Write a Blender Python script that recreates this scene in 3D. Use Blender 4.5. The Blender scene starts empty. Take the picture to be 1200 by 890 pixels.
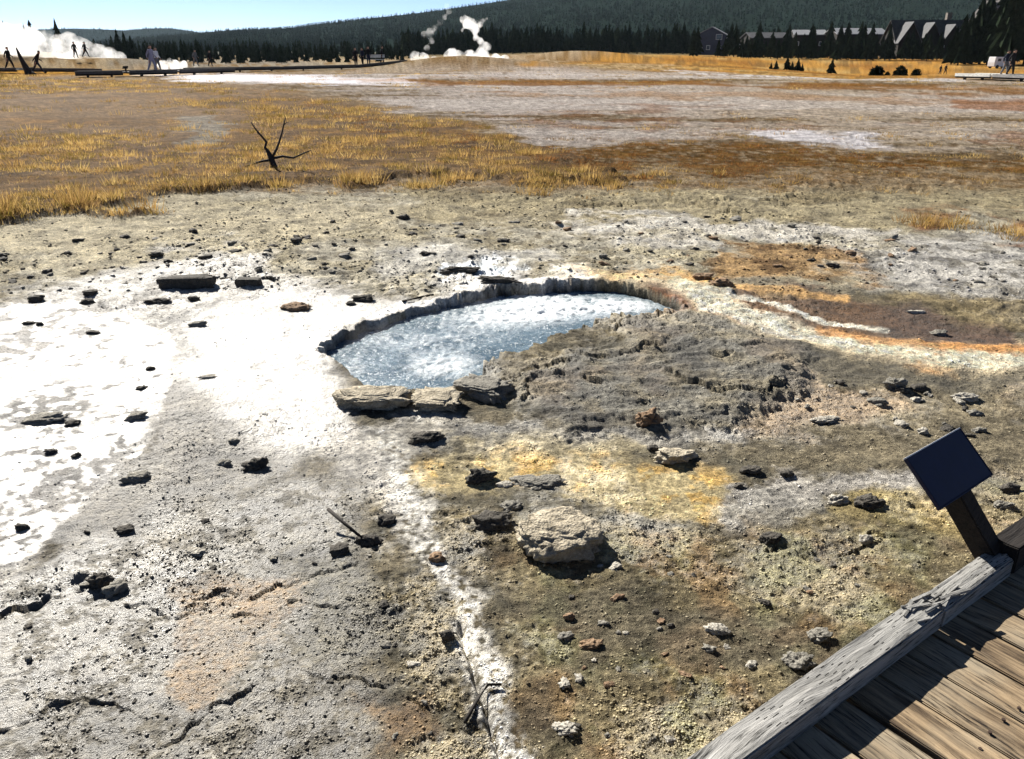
import bpy, bmesh, math, random
import numpy as np
from mathutils import Vector, Matrix, noise as mnoise

random.seed(7)
rng = np.random.default_rng(7)
SC = bpy.context.scene
COL = SC.collection
R = math.radians

# ------------------------------------------------------------------ camera, sky, sun, exposure
FPX, CAM_H = 942.0, 1.8                     # focal length in photo pixels (1200 wide), eye height
PITCH = math.atan2(388.0, FPX)
CP, SP = math.cos(PITCH), math.sin(PITCH)
SUN_AZ, SUN_EL = R(-32), R(32)              # azimuth left of the view axis, elevation
SUN_STRENGTH, SKY_STRENGTH, EXPOSURE = 5.0, 0.05, 1.34

cam = bpy.data.cameras.new('camera')
cam.sensor_width = 36.0
cam.lens = 36.0 * FPX / 1200.0
cam.clip_start, cam.clip_end = 0.05, 20000
camo = bpy.data.objects.new('camera', cam)
camo.location = (0, 0, CAM_H)
camo.rotation_euler = (math.pi / 2 - PITCH, 0, 0)
COL.objects.link(camo)
SC.camera = camo

world = bpy.data.worlds.new('World')
SC.world = world
world.use_nodes = True
wn = world.node_tree
sky = wn.nodes.new('ShaderNodeTexSky')
sky.sky_type = 'NISHITA'
sky.sun_disc = False
sky.sun_elevation, sky.sun_rotation = SUN_EL, SUN_AZ
sky.altitude = 2200
sky.air_density, sky.dust_density, sky.ozone_density = 0.42, 0.35, 1.6
wn.links.new(sky.outputs[0], wn.nodes['Background'].inputs[0])
wn.nodes['Background'].inputs[1].default_value = SKY_STRENGTH

sun = bpy.data.lights.new('sun', 'SUN')
sun.energy, sun.angle, sun.color = SUN_STRENGTH, R(0.5), (1.0, 0.95, 0.86)
suno = bpy.data.objects.new('sun', sun)
sdir = Vector((math.sin(SUN_AZ) * math.cos(SUN_EL), math.cos(SUN_AZ) * math.cos(SUN_EL), math.sin(SUN_EL)))
suno.rotation_euler = sdir.to_track_quat('Z', 'Y').to_euler()
suno.location = (-30, 40, 40)
COL.objects.link(suno)

vs = SC.view_settings
vs.view_transform, vs.look, vs.gamma, vs.exposure = 'Standard', 'None', 1.0, EXPOSURE
vs.use_curve_mapping = False
SC.render.engine = 'CYCLES'
SC.cycles.use_denoising = True
SC.cycles.max_bounces = 14
SC.cycles.diffuse_bounces = 3
SC.cycles.glossy_bounces = 3
SC.cycles.transmission_bounces = 4
SC.cycles.volume_bounces = 12
SC.cycles.sample_clamp_indirect = 6.0
SC.cycles.sample_clamp_direct = 12.0

# ------------------------------------------------------------------ helpers
def lin(c):
    return tuple((v / 255 / 12.92) if v <= 10 else ((v / 255 + .055) / 1.055) ** 2.4 for v in c)

def ray(x, y):
    u, v = (x - 600) / FPX, (445 - y) / FPX
    return np.array([u, CP + v * SP, -SP + v * CP])

def at(x, y, z=0.0):
    d = ray(x, y)
    return d * ((z - CAM_H) / d[2]) + np.array([0, 0, CAM_H])

def topx(X, Y, Z=0.0):
    dz = Z - CAM_H
    dep = np.maximum(Y * CP - dz * SP, 1e-3)
    return 600 + FPX * X / dep, 445 - FPX * (Y * SP + dz * CP) / dep

def sstep(a, b, x):
    t = np.clip((x - a) / (b - a), 0, 1)
    return t * t * (3 - 2 * t)

def pn(x, y, seed=0):
    """2D gradient noise, about -0.7..0.7"""
    xi = np.floor(x); yi = np.floor(y)
    fx = (x - xi); fy = (y - yi)
    xi = xi.astype(np.int64); yi = yi.astype(np.int64)
    u = fx * fx * fx * (fx * (fx * 6 - 15) + 10); v = fy * fy * fy * (fy * (fy * 6 - 15) + 10)
    def g(ix, iy, dx, dy):
        h = (ix * 374761393 + iy * 668265263 + seed * 1274126177) & 0xFFFFFFFF
        h = ((h ^ (h >> 13)) * 1274126177) & 0xFFFFFFFF
        h = h ^ (h >> 16)
        a = (h & 0xFFFF) * (2 * np.pi / 65536)
        return np.cos(a) * dx + np.sin(a) * dy
    n00 = g(xi, yi, fx, fy); n10 = g(xi + 1, yi, fx - 1, fy)
    n01 = g(xi, yi + 1, fx, fy - 1); n11 = g(xi + 1, yi + 1, fx - 1, fy - 1)
    return (n00 + u * (n10 - n00)) * (1 - v) + (n01 + u * (n11 - n01)) * v

def fbm(x, y, f, oct_=4, seed=0, gain=.5, ridged=False):
    s = np.zeros(np.shape(x)); a = 1.0; t = 0
    for i in range(oct_):
        n = pn(x * f + 17.3 * i, y * f - 9.1 * i, seed + i)
        s = s + a * ((1 - 2 * np.abs(n)) if ridged else n * 1.5)
        t += a; a *= gain; f *= 2.03
    return s / t

def seg_dist(px, py, pts, closed):
    """distance to a polyline; also the side of the nearest segment"""
    best = np.full(px.shape, 1e9); side = np.zeros(px.shape)
    n = len(pts)
    for i in range(n if closed else n - 1):
        (ax, ay), (bx, by) = pts[i], pts[(i + 1) % n]
        dx, dy = bx - ax, by - ay
        t = np.clip(((px - ax) * dx + (py - ay) * dy) / (dx * dx + dy * dy + 1e-9), 0, 1)
        qx, qy = px - ax - t * dx, py - ay - t * dy
        d = np.sqrt(qx * qx + qy * qy)
        m = d < best
        best = np.where(m, d, best)
        side = np.where(m, np.sign(dx * qy - dy * qx), side)
    return best, side

def inside(px, py, pts):
    r = np.zeros(px.shape, bool); n = len(pts); j = n - 1
    for i in range(n):
        (xi, yi), (xj, yj) = pts[i], pts[j]
        if yi != yj:
            r ^= ((yi > py) != (yj > py)) & (px < (xj - xi) * (py - yi) / (yj - yi) + xi)
        j = i
    return r

def sdf(px, py, pts, lim=60):
    """signed distance, + inside; -lim away from the polygon"""
    xs = [p[0] for p in pts]; ys = [p[1] for p in pts]
    out = np.full(px.shape, -float(lim))
    m = (px > min(xs) - lim) & (px < max(xs) + lim) & (py > min(ys) - lim) & (py < max(ys) + lim)
    if m.any():
        a, b = px[m], py[m]
        d, _ = seg_dist(a, b, pts, True)
        out[m] = np.where(inside(a, b, pts), d, -d)
    return out

def obj(name, me, mat=None, parent=None):
    o = bpy.data.objects.new(name, me)
    COL.objects.link(o)
    if mat is not None:
        me.materials.clear(); me.materials.append(mat)
    if parent is not None:
        o.parent = parent
    return o

def empty(name, loc, rz=0.0):
    o = bpy.data.objects.new(name, None)
    o.location = loc; o.rotation_euler = (0, 0, rz)
    COL.objects.link(o)
    return o

def tag(o, label=None, cat=None, group=None, kind=None):
    if label: o['label'] = label
    if cat: o['category'] = cat
    if group: o['group'] = group
    if kind: o['kind'] = kind
    return o

def mesh_np(name, V, F, smooth=False):
    """mesh from numpy arrays, F of constant face size"""
    me = bpy.data.meshes.new(name)
    V = np.asarray(V, np.float32); F = np.asarray(F, np.int32)
    k = F.shape[1]
    me.vertices.add(len(V)); me.vertices.foreach_set('co', V.ravel())
    me.loops.add(F.size); me.loops.foreach_set('vertex_index', F.ravel())
    me.polygons.add(len(F))
    me.polygons.foreach_set('loop_start', np.arange(0, F.size, k, dtype=np.int32))
    me.update(calc_edges=True)
    if smooth:
        me.polygons.foreach_set('use_smooth', np.ones(len(F), bool))
    return me

def vcol(me, name, rgb):
    a = me.color_attributes.new(name, 'FLOAT_COLOR', 'POINT')
    d = np.ones((len(me.vertices), 4), np.float32); d[:, :3] = rgb
    a.data.foreach_set('color', d.ravel())

def vflt(me, name, v):
    a = me.attributes.new(name, 'FLOAT', 'POINT')
    a.data.foreach_set('value', np.asarray(v, np.float32))

class NT:
    def __init__(s, name):
        s.m = bpy.data.materials.new(name); s.m.use_nodes = True
        s.t = s.m.node_tree; s.b = s.t.nodes['Principled BSDF']; s.out = s.t.nodes['Material Output']
    def n(s, typ, **kw):
        nd = s.t.nodes.new(typ)
        for k, v in kw.items():
            if k.startswith('i_'):
                nd.inputs[k[2:].replace('_', ' ')].default_value = v
            else:
                setattr(nd, k, v)
        return nd
    def l(s, a, b): s.t.links.new(a, b)
    def math(s, op, a, b=None, clamp=False):
        nd = s.t.nodes.new('ShaderNodeMath'); nd.operation = op; nd.use_clamp = clamp
        for i, v in enumerate((a, b)):
            if v is None: continue
            if isinstance(v, (int, float)): nd.inputs[i].default_value = v
            else: s.l(v, nd.inputs[i])
        return nd.outputs[0]
    def mix(s, fac, a, b, blend='MIX'):
        nd = s.t.nodes.new('ShaderNodeMix'); nd.data_type = 'RGBA'; nd.blend_type = blend
        for i, v in ((0, fac), (6, a), (7, b)):
            if isinstance(v, (int, float)): nd.inputs[i].default_value = v
            elif isinstance(v, tuple): nd.inputs[i].default_value = (*v[:3], 1)
            else: s.l(v, nd.inputs[i])
        return nd.outputs[2]
    def noise(s, scale, detail=4, rough=.55, vec=None):
        nd = s.n('ShaderNodeTexNoise'); nd.inputs['Scale'].default_value = scale
        nd.inputs['Detail'].default_value = detail; nd.inputs['Roughness'].default_value = rough
        if vec is not None: s.l(vec, nd.inputs['Vector'])
        return nd.outputs[0]
    def ramp(s, fac, a, b):
        nd = s.n('ShaderNodeMapRange'); nd.inputs[1].default_value = a; nd.inputs[2].default_value = b
        s.l(fac, nd.inputs[0]); return nd.outputs[0]
    def bump(s, h, strength, dist, prev=None):
        nd = s.n('ShaderNodeBump'); nd.inputs['Strength'].default_value = strength if isinstance(strength, (int, float)) else 1
        if not isinstance(strength, (int, float)): s.l(strength, nd.inputs['Strength'])
        nd.inputs['Distance'].default_value = dist
        s.l(h, nd.inputs['Height'])
        if prev is not None: s.l(prev, nd.inputs['Normal'])
        return nd.outputs[0]

def set_spec(b, v): b.inputs['Specular IOR Level'].default_value = v

def simple_mat(name, rgb, rough=.85, spec=.3, var=.25, scale=6, bump=.3, bscale=40, bdist=.01):
    t = NT(name)
    co = t.n('ShaderNodeTexCoord').outputs['Object']
    n1 = t.noise(scale, 5, .6, co)
    c = t.mix(t.ramp(n1, .3, .7), tuple(v * (1 - var) for v in rgb), tuple(min(1, v * (1 + var)) for v in rgb))
    t.l(c, t.b.inputs['Base Color'])
    t.b.inputs['Roughness'].default_value = rough; set_spec(t.b, spec)
    if bump: t.l(t.bump(t.noise(bscale, 4, .6, co), bump, bdist), t.b.inputs['Normal'])
    return t.m

# ------------------------------------------------------------------ ground: layout polygons (photo pixels on the flat ground)
POOL = [(372, 414), (386, 398), (426, 381), (473, 364), (537, 349), (584, 339), (635, 336), (690, 332), (727, 335),
        (760, 343), (795, 356), (803, 366), (770, 372), (720, 378), (676, 390), (640, 402), (600, 418), (578, 422), (568, 432),
        (566, 446), (548, 458), (486, 462), (430, 458), (412, 441), (394, 425)]
MOUND = [(604, 478), (600, 446), (650, 424), (700, 408), (760, 396), (820, 384), (880, 392), (940, 424), (950, 452),
         (880, 482), (760, 505), (660, 508)]
GRASS = [(-400, 86), (0, 88), (120, 92), (260, 101), (400, 119), (520, 142), (620, 172), (700, 190), (720, 212), (620, 216), (500, 208),
         (420, 214), (330, 206), (270, 222), (200, 236), (110, 250), (0, 264), (-400, 300)]
BARE = [(20, 108), (190, 112), (300, 135), (260, 160), (150, 165), (60, 150), (-40, 160)]
BROWN = [(330, 116), (470, 150), (600, 176), (760, 172), (860, 163), (1000, 182), (1200, 188), (1500, 190), (1500, 205), (1200, 202), (1000, 197),
         (860, 202), (700, 206), (640, 186), (560, 172), (450, 152)]
FAR_SINTER = [(180, 88), (420, 84), (640, 82), (1200, 92), (1700, 96), (1700, 192), (1200, 190), (1000, 182), (880, 164), (760, 172), (640, 174), (560, 146),
              (400, 114), (260, 98)]
WET_LEFT = [(-300, 420), (-40, 372), (60, 352), (150, 372), (200, 398), (206, 438), (184, 500), (120, 572), (60, 628), (-40, 690), (-300, 740)]
WET_MID = [(232, 402), (290, 372), (372, 352), (480, 352), (395, 400), (372, 430), (405, 470), (410, 505), (330, 535), (280, 480), (230, 430)]
RIM_WHITE = [(366, 415), (380, 392), (470, 352), (560, 332), (660, 322), (720, 326), (690, 334), (584, 341), (430, 384), (388, 402)]
LOWER_LEFT = [(-300, 700), (0, 690), (120, 640), (300, 560), (420, 560), (430, 700), (440, 900), (300, 1200), (-300, 1200)]
YELLOW = [(470, 560), (500, 536), (600, 528), (720, 545), (800, 552), (858, 566), (852, 598), (770, 606), (660, 578), (580, 585), (500, 575)]
STRIPE = [(440, 500), (470, 500), (490, 575), (522, 645), (562, 710), (585, 780), (615, 850), (632, 1000), (575, 1000), (572, 850), (548, 775), (524, 705),
          (490, 645), (458, 585)]
LEDGES = [  # polyline, height, falloff (px): the side to the upper left stands higher
    ([(-60, 752), (0, 735), (60, 714), (112, 690)], .030, 26),
    ([(150, 712), (205, 722), (260, 700), (330, 684), (420, 668)], .011, 24),
    ([(180, 866), (240, 838), (290, 812), (312, 800)], .011, 26),
    ([(-40, 852), (40, 838), (95, 822), (150, 832)], .010, 24),
    ([(380, 786), (430, 800), (490, 828)], .012, 18),
    ([(240, 742), (330, 712), (395, 718)], .010, 18),
    ([(600, 458), (640, 430), (700, 424), (770, 418), (860, 428)], .028, 26),
    ([(610, 478), (640, 452), (700, 462)], .030, 16),
    ([(715, 392), (770, 376), (812, 374)], .030, 12),
    ([(760, 444), (840, 462), (930, 452)], .030, 16),
    ([(880, 650), (960, 662), (1050, 640)], .018, 14),
    ([(660, 240), (760, 238), (880, 246)], .040, 10),
    ([(560, 262), (640, 254), (760, 246), (900, 240), (1060, 236)], .030, 8),
    ([(800, 238), (900, 232), (1010, 224)], .035, 8),
    ([(540, 262), (480, 250), (420, 246)], .02, 8),
]

# far profile: pixels below the horizon of the ground at depth Y, by photo column
FP_Y = np.array([40, 60, 100, 170, 250, 330, 600, 9000.])
FP_X = np.array([0, 300, 470, 640, 850, 1000, 1200.])
FP = np.array([[49.5, 33, 25, 22, 19, 14, 6, .4], [49.5, 33, 25, 22, 19, 14, 6, .4], [49.5, 33, 23, 20, 17, 12, 6, .4], [49.5, 33, 20, 12, 8.5, 6.5, 4, .25],
               [49.5, 35, 27, 19, 13, 9, 5, .33], [49.5, 36, 33, 30, 18, 9.5, 5, .33], [49.5, 36, 33, 30, 18, 9.5, 5, .33]])

def far_z(X, Y, px):
    off = np.zeros(X.shape); pc = np.clip(px, 0, 1200)
    ly = np.log(np.clip(Y, 1, 9000))
    k = np.clip(np.searchsorted(FP_X, pc) - 1, 0, len(FP_X) - 2)
    t = (pc - FP_X[k]) / (FP_X[k + 1] - FP_X[k])
    z = np.zeros(X.shape)
    zs = [np.interp(ly, np.log(FP_Y), CAM_H - FP[i] * FP_Y / 1100) for i in range(len(FP_X))]
    Z = np.stack(zs)
    idx = np.arange(X.size)
    Zf = Z.reshape(len(FP_X), -1)
    z = Zf[k.ravel(), idx] * (1 - t.ravel()) + Zf[k.ravel() + 1, idx] * t.ravel()
    return np.where(Y > 40, z.reshape(X.shape), 0.0)

def colx(x, Y):                                  # world X of photo column x at depth Y near the horizon
    return Y * (x - 600) / FPX / (CP + 388 / FPX * SP)

FMOUNDS = [(-72, 120, 22, 16, 2.6), (-46, 105, 12, 8, 1.2), (colx(560, 88), 88, 9, 9, 1.0), (colx(500, 84), 84, 6, 6, .55), (colx(700, 190), 190, 17, 14, 1.9),
           (colx(770, 230), 230, 26, 20, 1.2)]

def fields(X, Y):
    """terrain height plus the layout masks for world points (arrays)"""
    X = np.asarray(X, float); Y = np.asarray(Y, float)
    front = Y > .35
    px, py = topx(X, np.where(front, Y, .35))
    rr = np.sqrt(X * X + Y * Y) + .3
    lr = np.log(rr) * 2.2; az = np.arctan2(X, Y) * 2.2
    W1 = fbm(lr, az, 4.0, 5, 11); W2 = fbm(lr, az, 4.0, 5, 23)
    B1 = fbm(lr, az, 9.0, 4, 31); B2 = fbm(lr, az, 2.2, 4, 37)
    jit = fbm(lr, az, 34.0, 3, 67)
    wx, wy = px + W1 * 46 + jit * 12, py + (W2 * 1.0 + jit * .22) * np.clip((py - 57) / 5, .5, 34)
    def M(pts, f, w=1.0, lim=70):
        return sstep(-f, f, sdf(px + (wx - px) * w, py + (wy - py) * w, pts, lim))
    near = sstep(60, 20, rr)
    # ---- relief
    z = .05 * fbm(X, Y, .35, 3, 41) * sstep(1.5, 6, rr)
    R1 = fbm(X, Y, 2.6, 4, 43, ridged=True)
    R2 = fbm(X, Y, 9.0, 4, 47)
    R3 = fbm(X, Y, 30.0, 3, 53)
    R5 = fbm(X + .3 * Y, Y * 2.2 - .7 * X, 5.0, 3, 57, ridged=True)
    m = {}
    m['mound'] = M(MOUND, 22)
    m['grass'] = M(GRASS, 5)
    m['bare'] = M(BARE, 12)
    m['brown'] = M(BROWN, 5)
    m['wetL'] = M(WET_LEFT, 6, .7)
    m['wetM'] = M(WET_MID, 34)
    m['lowl'] = M(LOWER_LEFT, 30)
    m['stripe'] = M(STRIPE, 9, .75)
    m['yellow'] = M(YELLOW, 12)
    flat = np.clip(m['wetL'] + .6 * m['wetM'] + .4 * m['stripe'] + .5 * m['yellow'], 0, 1)
    amp = (.65 - .15 * m['mound'] - .12 * m['lowl']) * (1 - .8 * flat) * near
    patch = sstep(-.25, .35, B2 + .4 * W1)
    R6 = fbm(X + .2 * Y, Y * 1.7, 1.1, 4, 73, ridged=True)
    z = z + amp * (.055 * (R6 - .5) * sstep(4.5, 7, rr) + .026 * (R1 - .45) + .018 * (R5 - .5) + (.008 + .014 * patch) * R2 * (1 + 1.4 * sstep(5, 7.5, rr)) + .010 * R3 * (.4 + patch))
    # mound with layered ledges
    R4 = fbm(X + .25 * Y + .2 * W1, Y * 3.0 - .6 * X, 1.9, 5, 59, ridged=True)
    mz = m['mound'] * (.04 + .036 * (R4 - .5) + .015 * W1)
    st = .011
    q = mz / st; qf = q - np.floor(q)
    mz = .5 * mz + .5 * st * (np.floor(q) + sstep(.62, .98, qf))
    z = z + mz
    # ledges
    for pts, h, fall in LEDGES:
        xs = [p[0] for p in pts]; ys = [p[1] for p in pts]
        b = (px > min(xs) - 60) & (px < max(xs) + 60) & (py > min(ys) - 60) & (py < max(ys) + 60)
        if not b.any(): continue
        jx, jy = px[b] + W1[b] * 40 + R2[b] * 14, py[b] + (W2[b] * 1.3 + R2[b] * .4 + R3[b] * .05) * np.clip((py[b] - 57) / 22, .5, 26)
        d, s = seg_dist(jx, jy, pts, False)
        up = np.where(s * np.sign(pts[-1][0] - pts[0][0]) < 0, 1.0, -1.0)     # + above the line in the picture
        sd = d * up
        prof = np.where(sd > 0, np.exp(-sd / fall), -.9 * np.exp(-(sd / (fall * .22)) ** 2)) * np.exp(-np.maximum(d - fall * 1.6, 0) / fall)
        z[b] += .62 * h * prof * sstep(-.5, .3, B1[b] + R2[b] * .6)
    # crack along the white runnel, foot track lines
    d, _ = seg_dist(px + R2 * 5, py, [(540, 735), (556, 790), (572, 840), (588, 900)], False)
    z -= .03 * np.exp(-(d / 4) ** 2)
    # grass bank and shallow hollows
    z += .07 * sstep(-3, 4, sdf(wx, wy, GRASS)) * sstep(25, 12, rr)
    ch = M([(862, 338), (1000, 348), (1190, 382), (1195, 404), (1050, 408), (960, 388), (885, 362)], 8)
    m['channel'] = ch
    z -= .014 * ch
    m['pool2'] = M([(505, 322), (525, 312), (590, 312), (615, 318), (575, 327), (520, 328)], 4)
    z -= .02 * m['pool2']
    # spring basin
    ja, jb = px + R2 * 9 + R3 * 4 + W1 * 2, py + R3 * 1.6 + R2 * 3.0
    pd = sdf(ja, jb, POOL, 60)
    rim = np.exp(-(np.maximum(-pd, 0) / 9) ** 2) * (pd < 0)
    z += .010 * rim * (.6 + .8 * sstep(-.2, .4, R2))
    drop = np.clip(sstep(-.5, 6.0, pd) + .10 * R3 * sstep(-.5, 2, pd) * sstep(7, 4, pd) * sstep(372, 356, py), 0, 1)
    z = z * (1 - drop) + (-.42) * drop
    m['pd'] = pd; m['rim'] = rim
    # far
    zf = far_z(X, Y, px)
    zf = zf + np.where(rr > 15, .25 * fbm(X, Y, .05, 3, 61) * sstep(15, 60, rr) * sstep(600, 200, rr), 0)
    for (cx, cy, wx_, wy_, h) in FMOUNDS:
        zf = zf + h * np.exp(-(((X - cx) / wx_) ** 2 + ((Y - cy) / wy_) ** 2) * 1.3)
    z = z + zf
    z = np.where(front, z, .02 * R2)
    m.update(px=px, py=py, wx=wx, wy=wy, W1=W1, W2=W2, B1=B1, B2=B2, R1=R1, R2=R2, R3=R3, rr=rr, M=M, patch=patch, jit=jit)
    return z, m

def gz(X, Y):
    z, _ = fields(np.atleast_1d(np.asarray(X, float)), np.atleast_1d(np.asarray(Y, float)))
    return z

def hits(pts):
    """photo pixels -> points on the terrain"""
    pts = np.asarray(pts, float); z = np.zeros(len(pts))
    for _ in range(5):
        P = np.array([at(x, y, zz) for (x, y), zz in zip(pts, z)])
        z = .5 * z + .5 * gz(P[:, 0], P[:, 1])
    P[:, 2] = gz(P[:, 0], P[:, 1])
    return P

# ---- ground sheet (polar rows and columns, finest where the eye is close)
dep = np.concatenate([np.linspace(62, 50, 16)[:-1], np.linspace(50, .36, 770)])
rows = CAM_H / np.tan(np.radians(dep))
rows = np.concatenate([[.08, .3, .6], rows, np.geomspace(rows[-1] * 1.08, 5000, 60)])
azs = np.concatenate([np.linspace(-180, -50, 40)[:-1], np.linspace(-50, -37, 60)[:-1], np.linspace(-37, 37, 760)[:-1], np.linspace(37, 50, 60)[:-1], np.linspace(50, 180, 40)[:-1]])
A, RR = np.meshgrid(np.radians(azs), rows)
GX, GY = RR * np.sin(A), RR * np.cos(A)
shp = GX.shape
GZ, G = fields(GX.ravel(), GY.ravel())

def ground_colour(G, X, Y):
    M, B1, B2, W1, W2, R1, R2, R3 = (G[k] for k in ('M', 'B1', 'B2', 'W1', 'W2', 'R1', 'R2', 'R3'))
    px, py = G['px'], G['py']
    K = 0.74
    def C(*c): return np.array(lin(c)) * K
    col = np.tile(C(128, 120, 102), (len(px), 1))
    wet = .08 * sstep(16, 8, G['rr']) + .36 * sstep(-.1, .35, B2 + .5 * W2 + .4 * G['jit']) * sstep(9, 5, G['rr']) * 1.35
    def lay(mask, c, w=None):
        nonlocal col, wet
        mk = np.clip(mask, 0, 1)
        col = col * (1 - mk[:, None]) + np.asarray(c) * mk[:, None]
        if w is not None: wet = wet * (1 - mk) + w * mk
    bl = lambda n, a=-.15, b=.3: sstep(a, b, n)
    jitn = G['jit']
    lay(.8 * bl(B2), C(150, 137, 105)); lay(.7 * bl(-B1), C(102, 100, 90))
    # near right: olive and rusty tints
    nr = M([(590, 640), (900, 610), (1300, 560), (1300, 1200), (640, 1200)], 30)
    lay(nr * .8, C(146, 134, 104)); lay(nr * .5 * bl(W1, .0, .3), C(150, 118, 82)); lay(nr * .5 * bl(W2, 0, .3), C(122, 124, 84))
    lay(nr * .55 * bl(-B2, .05, .35), C(112, 108, 98))
    mr = M([(880, 440), (1300, 455), (1300, 560), (1050, 545), (880, 530)], 22)
    lay(mr * .8, C(150, 140, 118)); lay(mr * .5 * bl(B2, 0, .3), C(160, 128, 92))
    # middle distance
    mid = sstep(352, 318, py + W2 * 16)
    lay(mid, C(208, 202, 184)); lay(mid * .85 * bl(jitn + .6 * B1, .06, .22), C(104, 96, 80)); lay(mid * .7 * bl(B1), C(164, 154, 128)); lay(mid * .5 * bl(B2, 0, .3), C(206, 194, 158))
    lay(M([(-300, 272), (0, 262), (230, 240), (480, 232), (480, 282), (300, 290), (0, 312), (-300, 330)], 9) * .75, C(218, 207, 178))
    mr2 = M([(480, 226), (1500, 205), (1500, 262), (800, 258), (480, 262)], 8)
    lay(mr2 * .85, C(190, 178, 146)); lay(mr2 * .6 * bl(W1, 0, .3), C(142, 128, 98))
    lay(M([(630, 262), (720, 254), (800, 258), (1050, 266), (1060, 278), (940, 284), (800, 276), (700, 276)], 5) * .9, C(232, 228, 220))
    lay(M([(700, 284), (820, 278), (830, 290), (740, 296)], 5) * .8, C(225, 222, 216))
    gw = M([(960, 290), (1500, 268), (1500, 345), (1190, 345), (1000, 326)], 12)
    lay(gw * .9, C(212, 210, 207)); lay(gw * .8 * bl(B1 + .7 * jitn, .05, .25), C(118, 114, 104))
    lay(M([(985, 340), (1190, 345), (1500, 350), (1500, 400), (1190, 382)], 8) * .8, C(150, 136, 104))
    bm = M([(830, 292), (930, 288), (1020, 302), (1030, 322), (930, 330), (850, 322)], 7)
    lay(bm * .9, C(186, 150, 100)); lay(bm * .85 * bl(B1 + .8 * jitn, -.05, .2), C(108, 84, 58))
    # white crust left and behind the spring
    wl = M([(-300, 400), (0, 352), (120, 318), (270, 292), (330, 296), (330, 330), (470, 340), (600, 318), (640, 330), (420, 384), (380, 420), (410, 505), (330, 540),
            (260, 480), (206, 430), (120, 575), (0, 690), (-300, 740)], 12)
    lay(wl * .9, C(188, 185, 180), .5); lay(wl * .65 * bl(B1 + jitn, .0, .25), C(132, 128, 121), .3)
    gr = M([(206, 432), (255, 400), (335, 480), (330, 545), (230, 600), (110, 650), (60, 625), (125, 570), (186, 500)], 8)
    lay(gr * .85, C(116, 112, 105), .55)
    lay(G['wetM'] * .95, C(164, 161, 156), .86); lay(G['wetM'] * .7 * bl(jitn + .5 * B1, .08, .3), C(136, 132, 126), .5)
    lay(G['wetL'], C(150, 147, 143), .96); lay(G['wetL'] * .8 * bl(jitn + .5 * B1, .1, .3), C(120, 117, 113), .55)
    lay(G['wetL'] * bl(-B2 - .25, 0, .08) * sstep(330, 420, py), C(120, 118, 115), .55)
    lay(M([(14, 466), (60, 448), (112, 462), (104, 486), (58, 502), (22, 490)], 7) * .9 * bl(jitn + .15, -.1, .15), C(128, 126, 122), .28)
    lay(M([(20, 520), (100, 512), (110, 545), (30, 550)], 8) * .6 * bl(jitn, .0, .15), C(120, 118, 114), .3)
    lay(G['wetL'] * .8 * bl(R1 + .3 * jitn, .80, .90), C(116, 114, 110), .3)
    lay(G['wetL'] * .8 * bl(B2 + .5 * B1 + .4 * jitn, .06, .22), C(124, 121, 117), .32)
    lay(M(RIM_WHITE, 5), C(236, 233, 228), .6)
    lay(M([(0, 690), (110, 640), (220, 640), (250, 700), (210, 800), (0, 850), (-200, 850), (-200, 700)], 20) * .8, C(116, 112, 106), .97)
    lay(M([(420, 300), (500, 290), (640, 296), (660, 312), (520, 312), (440, 320)], 8) * .6, C(205, 205, 204), .3)
    lay(G['pool2'], C(176, 188, 200), .9)
    # runoff: cream, orange, brown
    ro = M([(690, 322), (800, 318), (850, 332), (920, 348), (1000, 378), (1100, 400), (1300, 398), (1750, 392), (1750, 440), (1300, 450), (1150, 440), (1000, 422), (900, 398), (830, 368), (740, 338)], 6, .6)
    lay(ro, C(238, 220, 184), .25); lay(ro * .75 * bl(W1 + .3 * B1, .0, .3), C(226, 170, 104))
    lay(ro * .8 * M([(1040, 408), (1300, 402), (1750, 398), (1750, 424), (1300, 428), (1100, 424)], 8), C(222, 158, 100))
    lay(M([(800, 350), (860, 352), (960, 384), (1000, 405), (940, 400), (860, 376)], 6) * .85, C(240, 236, 228), .3)
    lay(M([(640, 326), (740, 320), (800, 334), (735, 336), (690, 333)], 4) * .8, C(232, 196, 140))
    lay(M([(745, 316), (850, 318), (855, 332), (800, 330)], 5) * .85, C(226, 178, 104))
    lay(G['channel'] * .95, C(98, 68, 38), .3); lay(G['channel'] * .7 * sstep(1000, 1080, px), C(64, 44, 28), .4)
    d, _ = seg_dist(px + W1 * 6, py + R2, [(815, 342), (900, 356), (970, 380), (1040, 388)], False)
    lay(sstep(4, 1.5, d), C(240, 232, 214))
    d, _ = seg_dist(px + W1 * 16, py + W2 * 7 + R2 * 2, [(790, 342), (840, 356), (900, 380), (1000, 406), (1100, 421), (1300, 430), (1750, 422)], False)
    lay(sstep(14, 5, d) * .9 * bl(jitn + .35, -.15, .1), C(246, 234, 208), .2)
    d, _ = seg_dist(px + W1 * 16, py + W2 * 7 + R2 * 2, [(960, 388), (1040, 404), (1120, 409), (1300, 412), (1750, 404)], False)
    lay(sstep(8, 2, d) * .75, C(222, 160, 92), .2)
    d, _ = seg_dist(px + W1 * 16, py + W2 * 7 + R2 * 2, [(800, 330), (860, 338), (920, 344), (990, 352)], False)
    lay(sstep(6, 2, d) * .75, C(232, 184, 116), .2)
    lay(M([(855, 402), (930, 412), (1010, 424), (1300, 452), (1300, 466), (1000, 446), (910, 434)], 7) * .85, C(104, 98, 82), .3)
    # mound and its apron
    lay(G['mound'] * .92, C(128, 126, 119), .25); lay(G['mound'] * .7 * bl(B1), C(142, 132, 108)); lay(G['mound'] * .3 * bl(W2, .05, .3), C(128, 104, 80))
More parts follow.
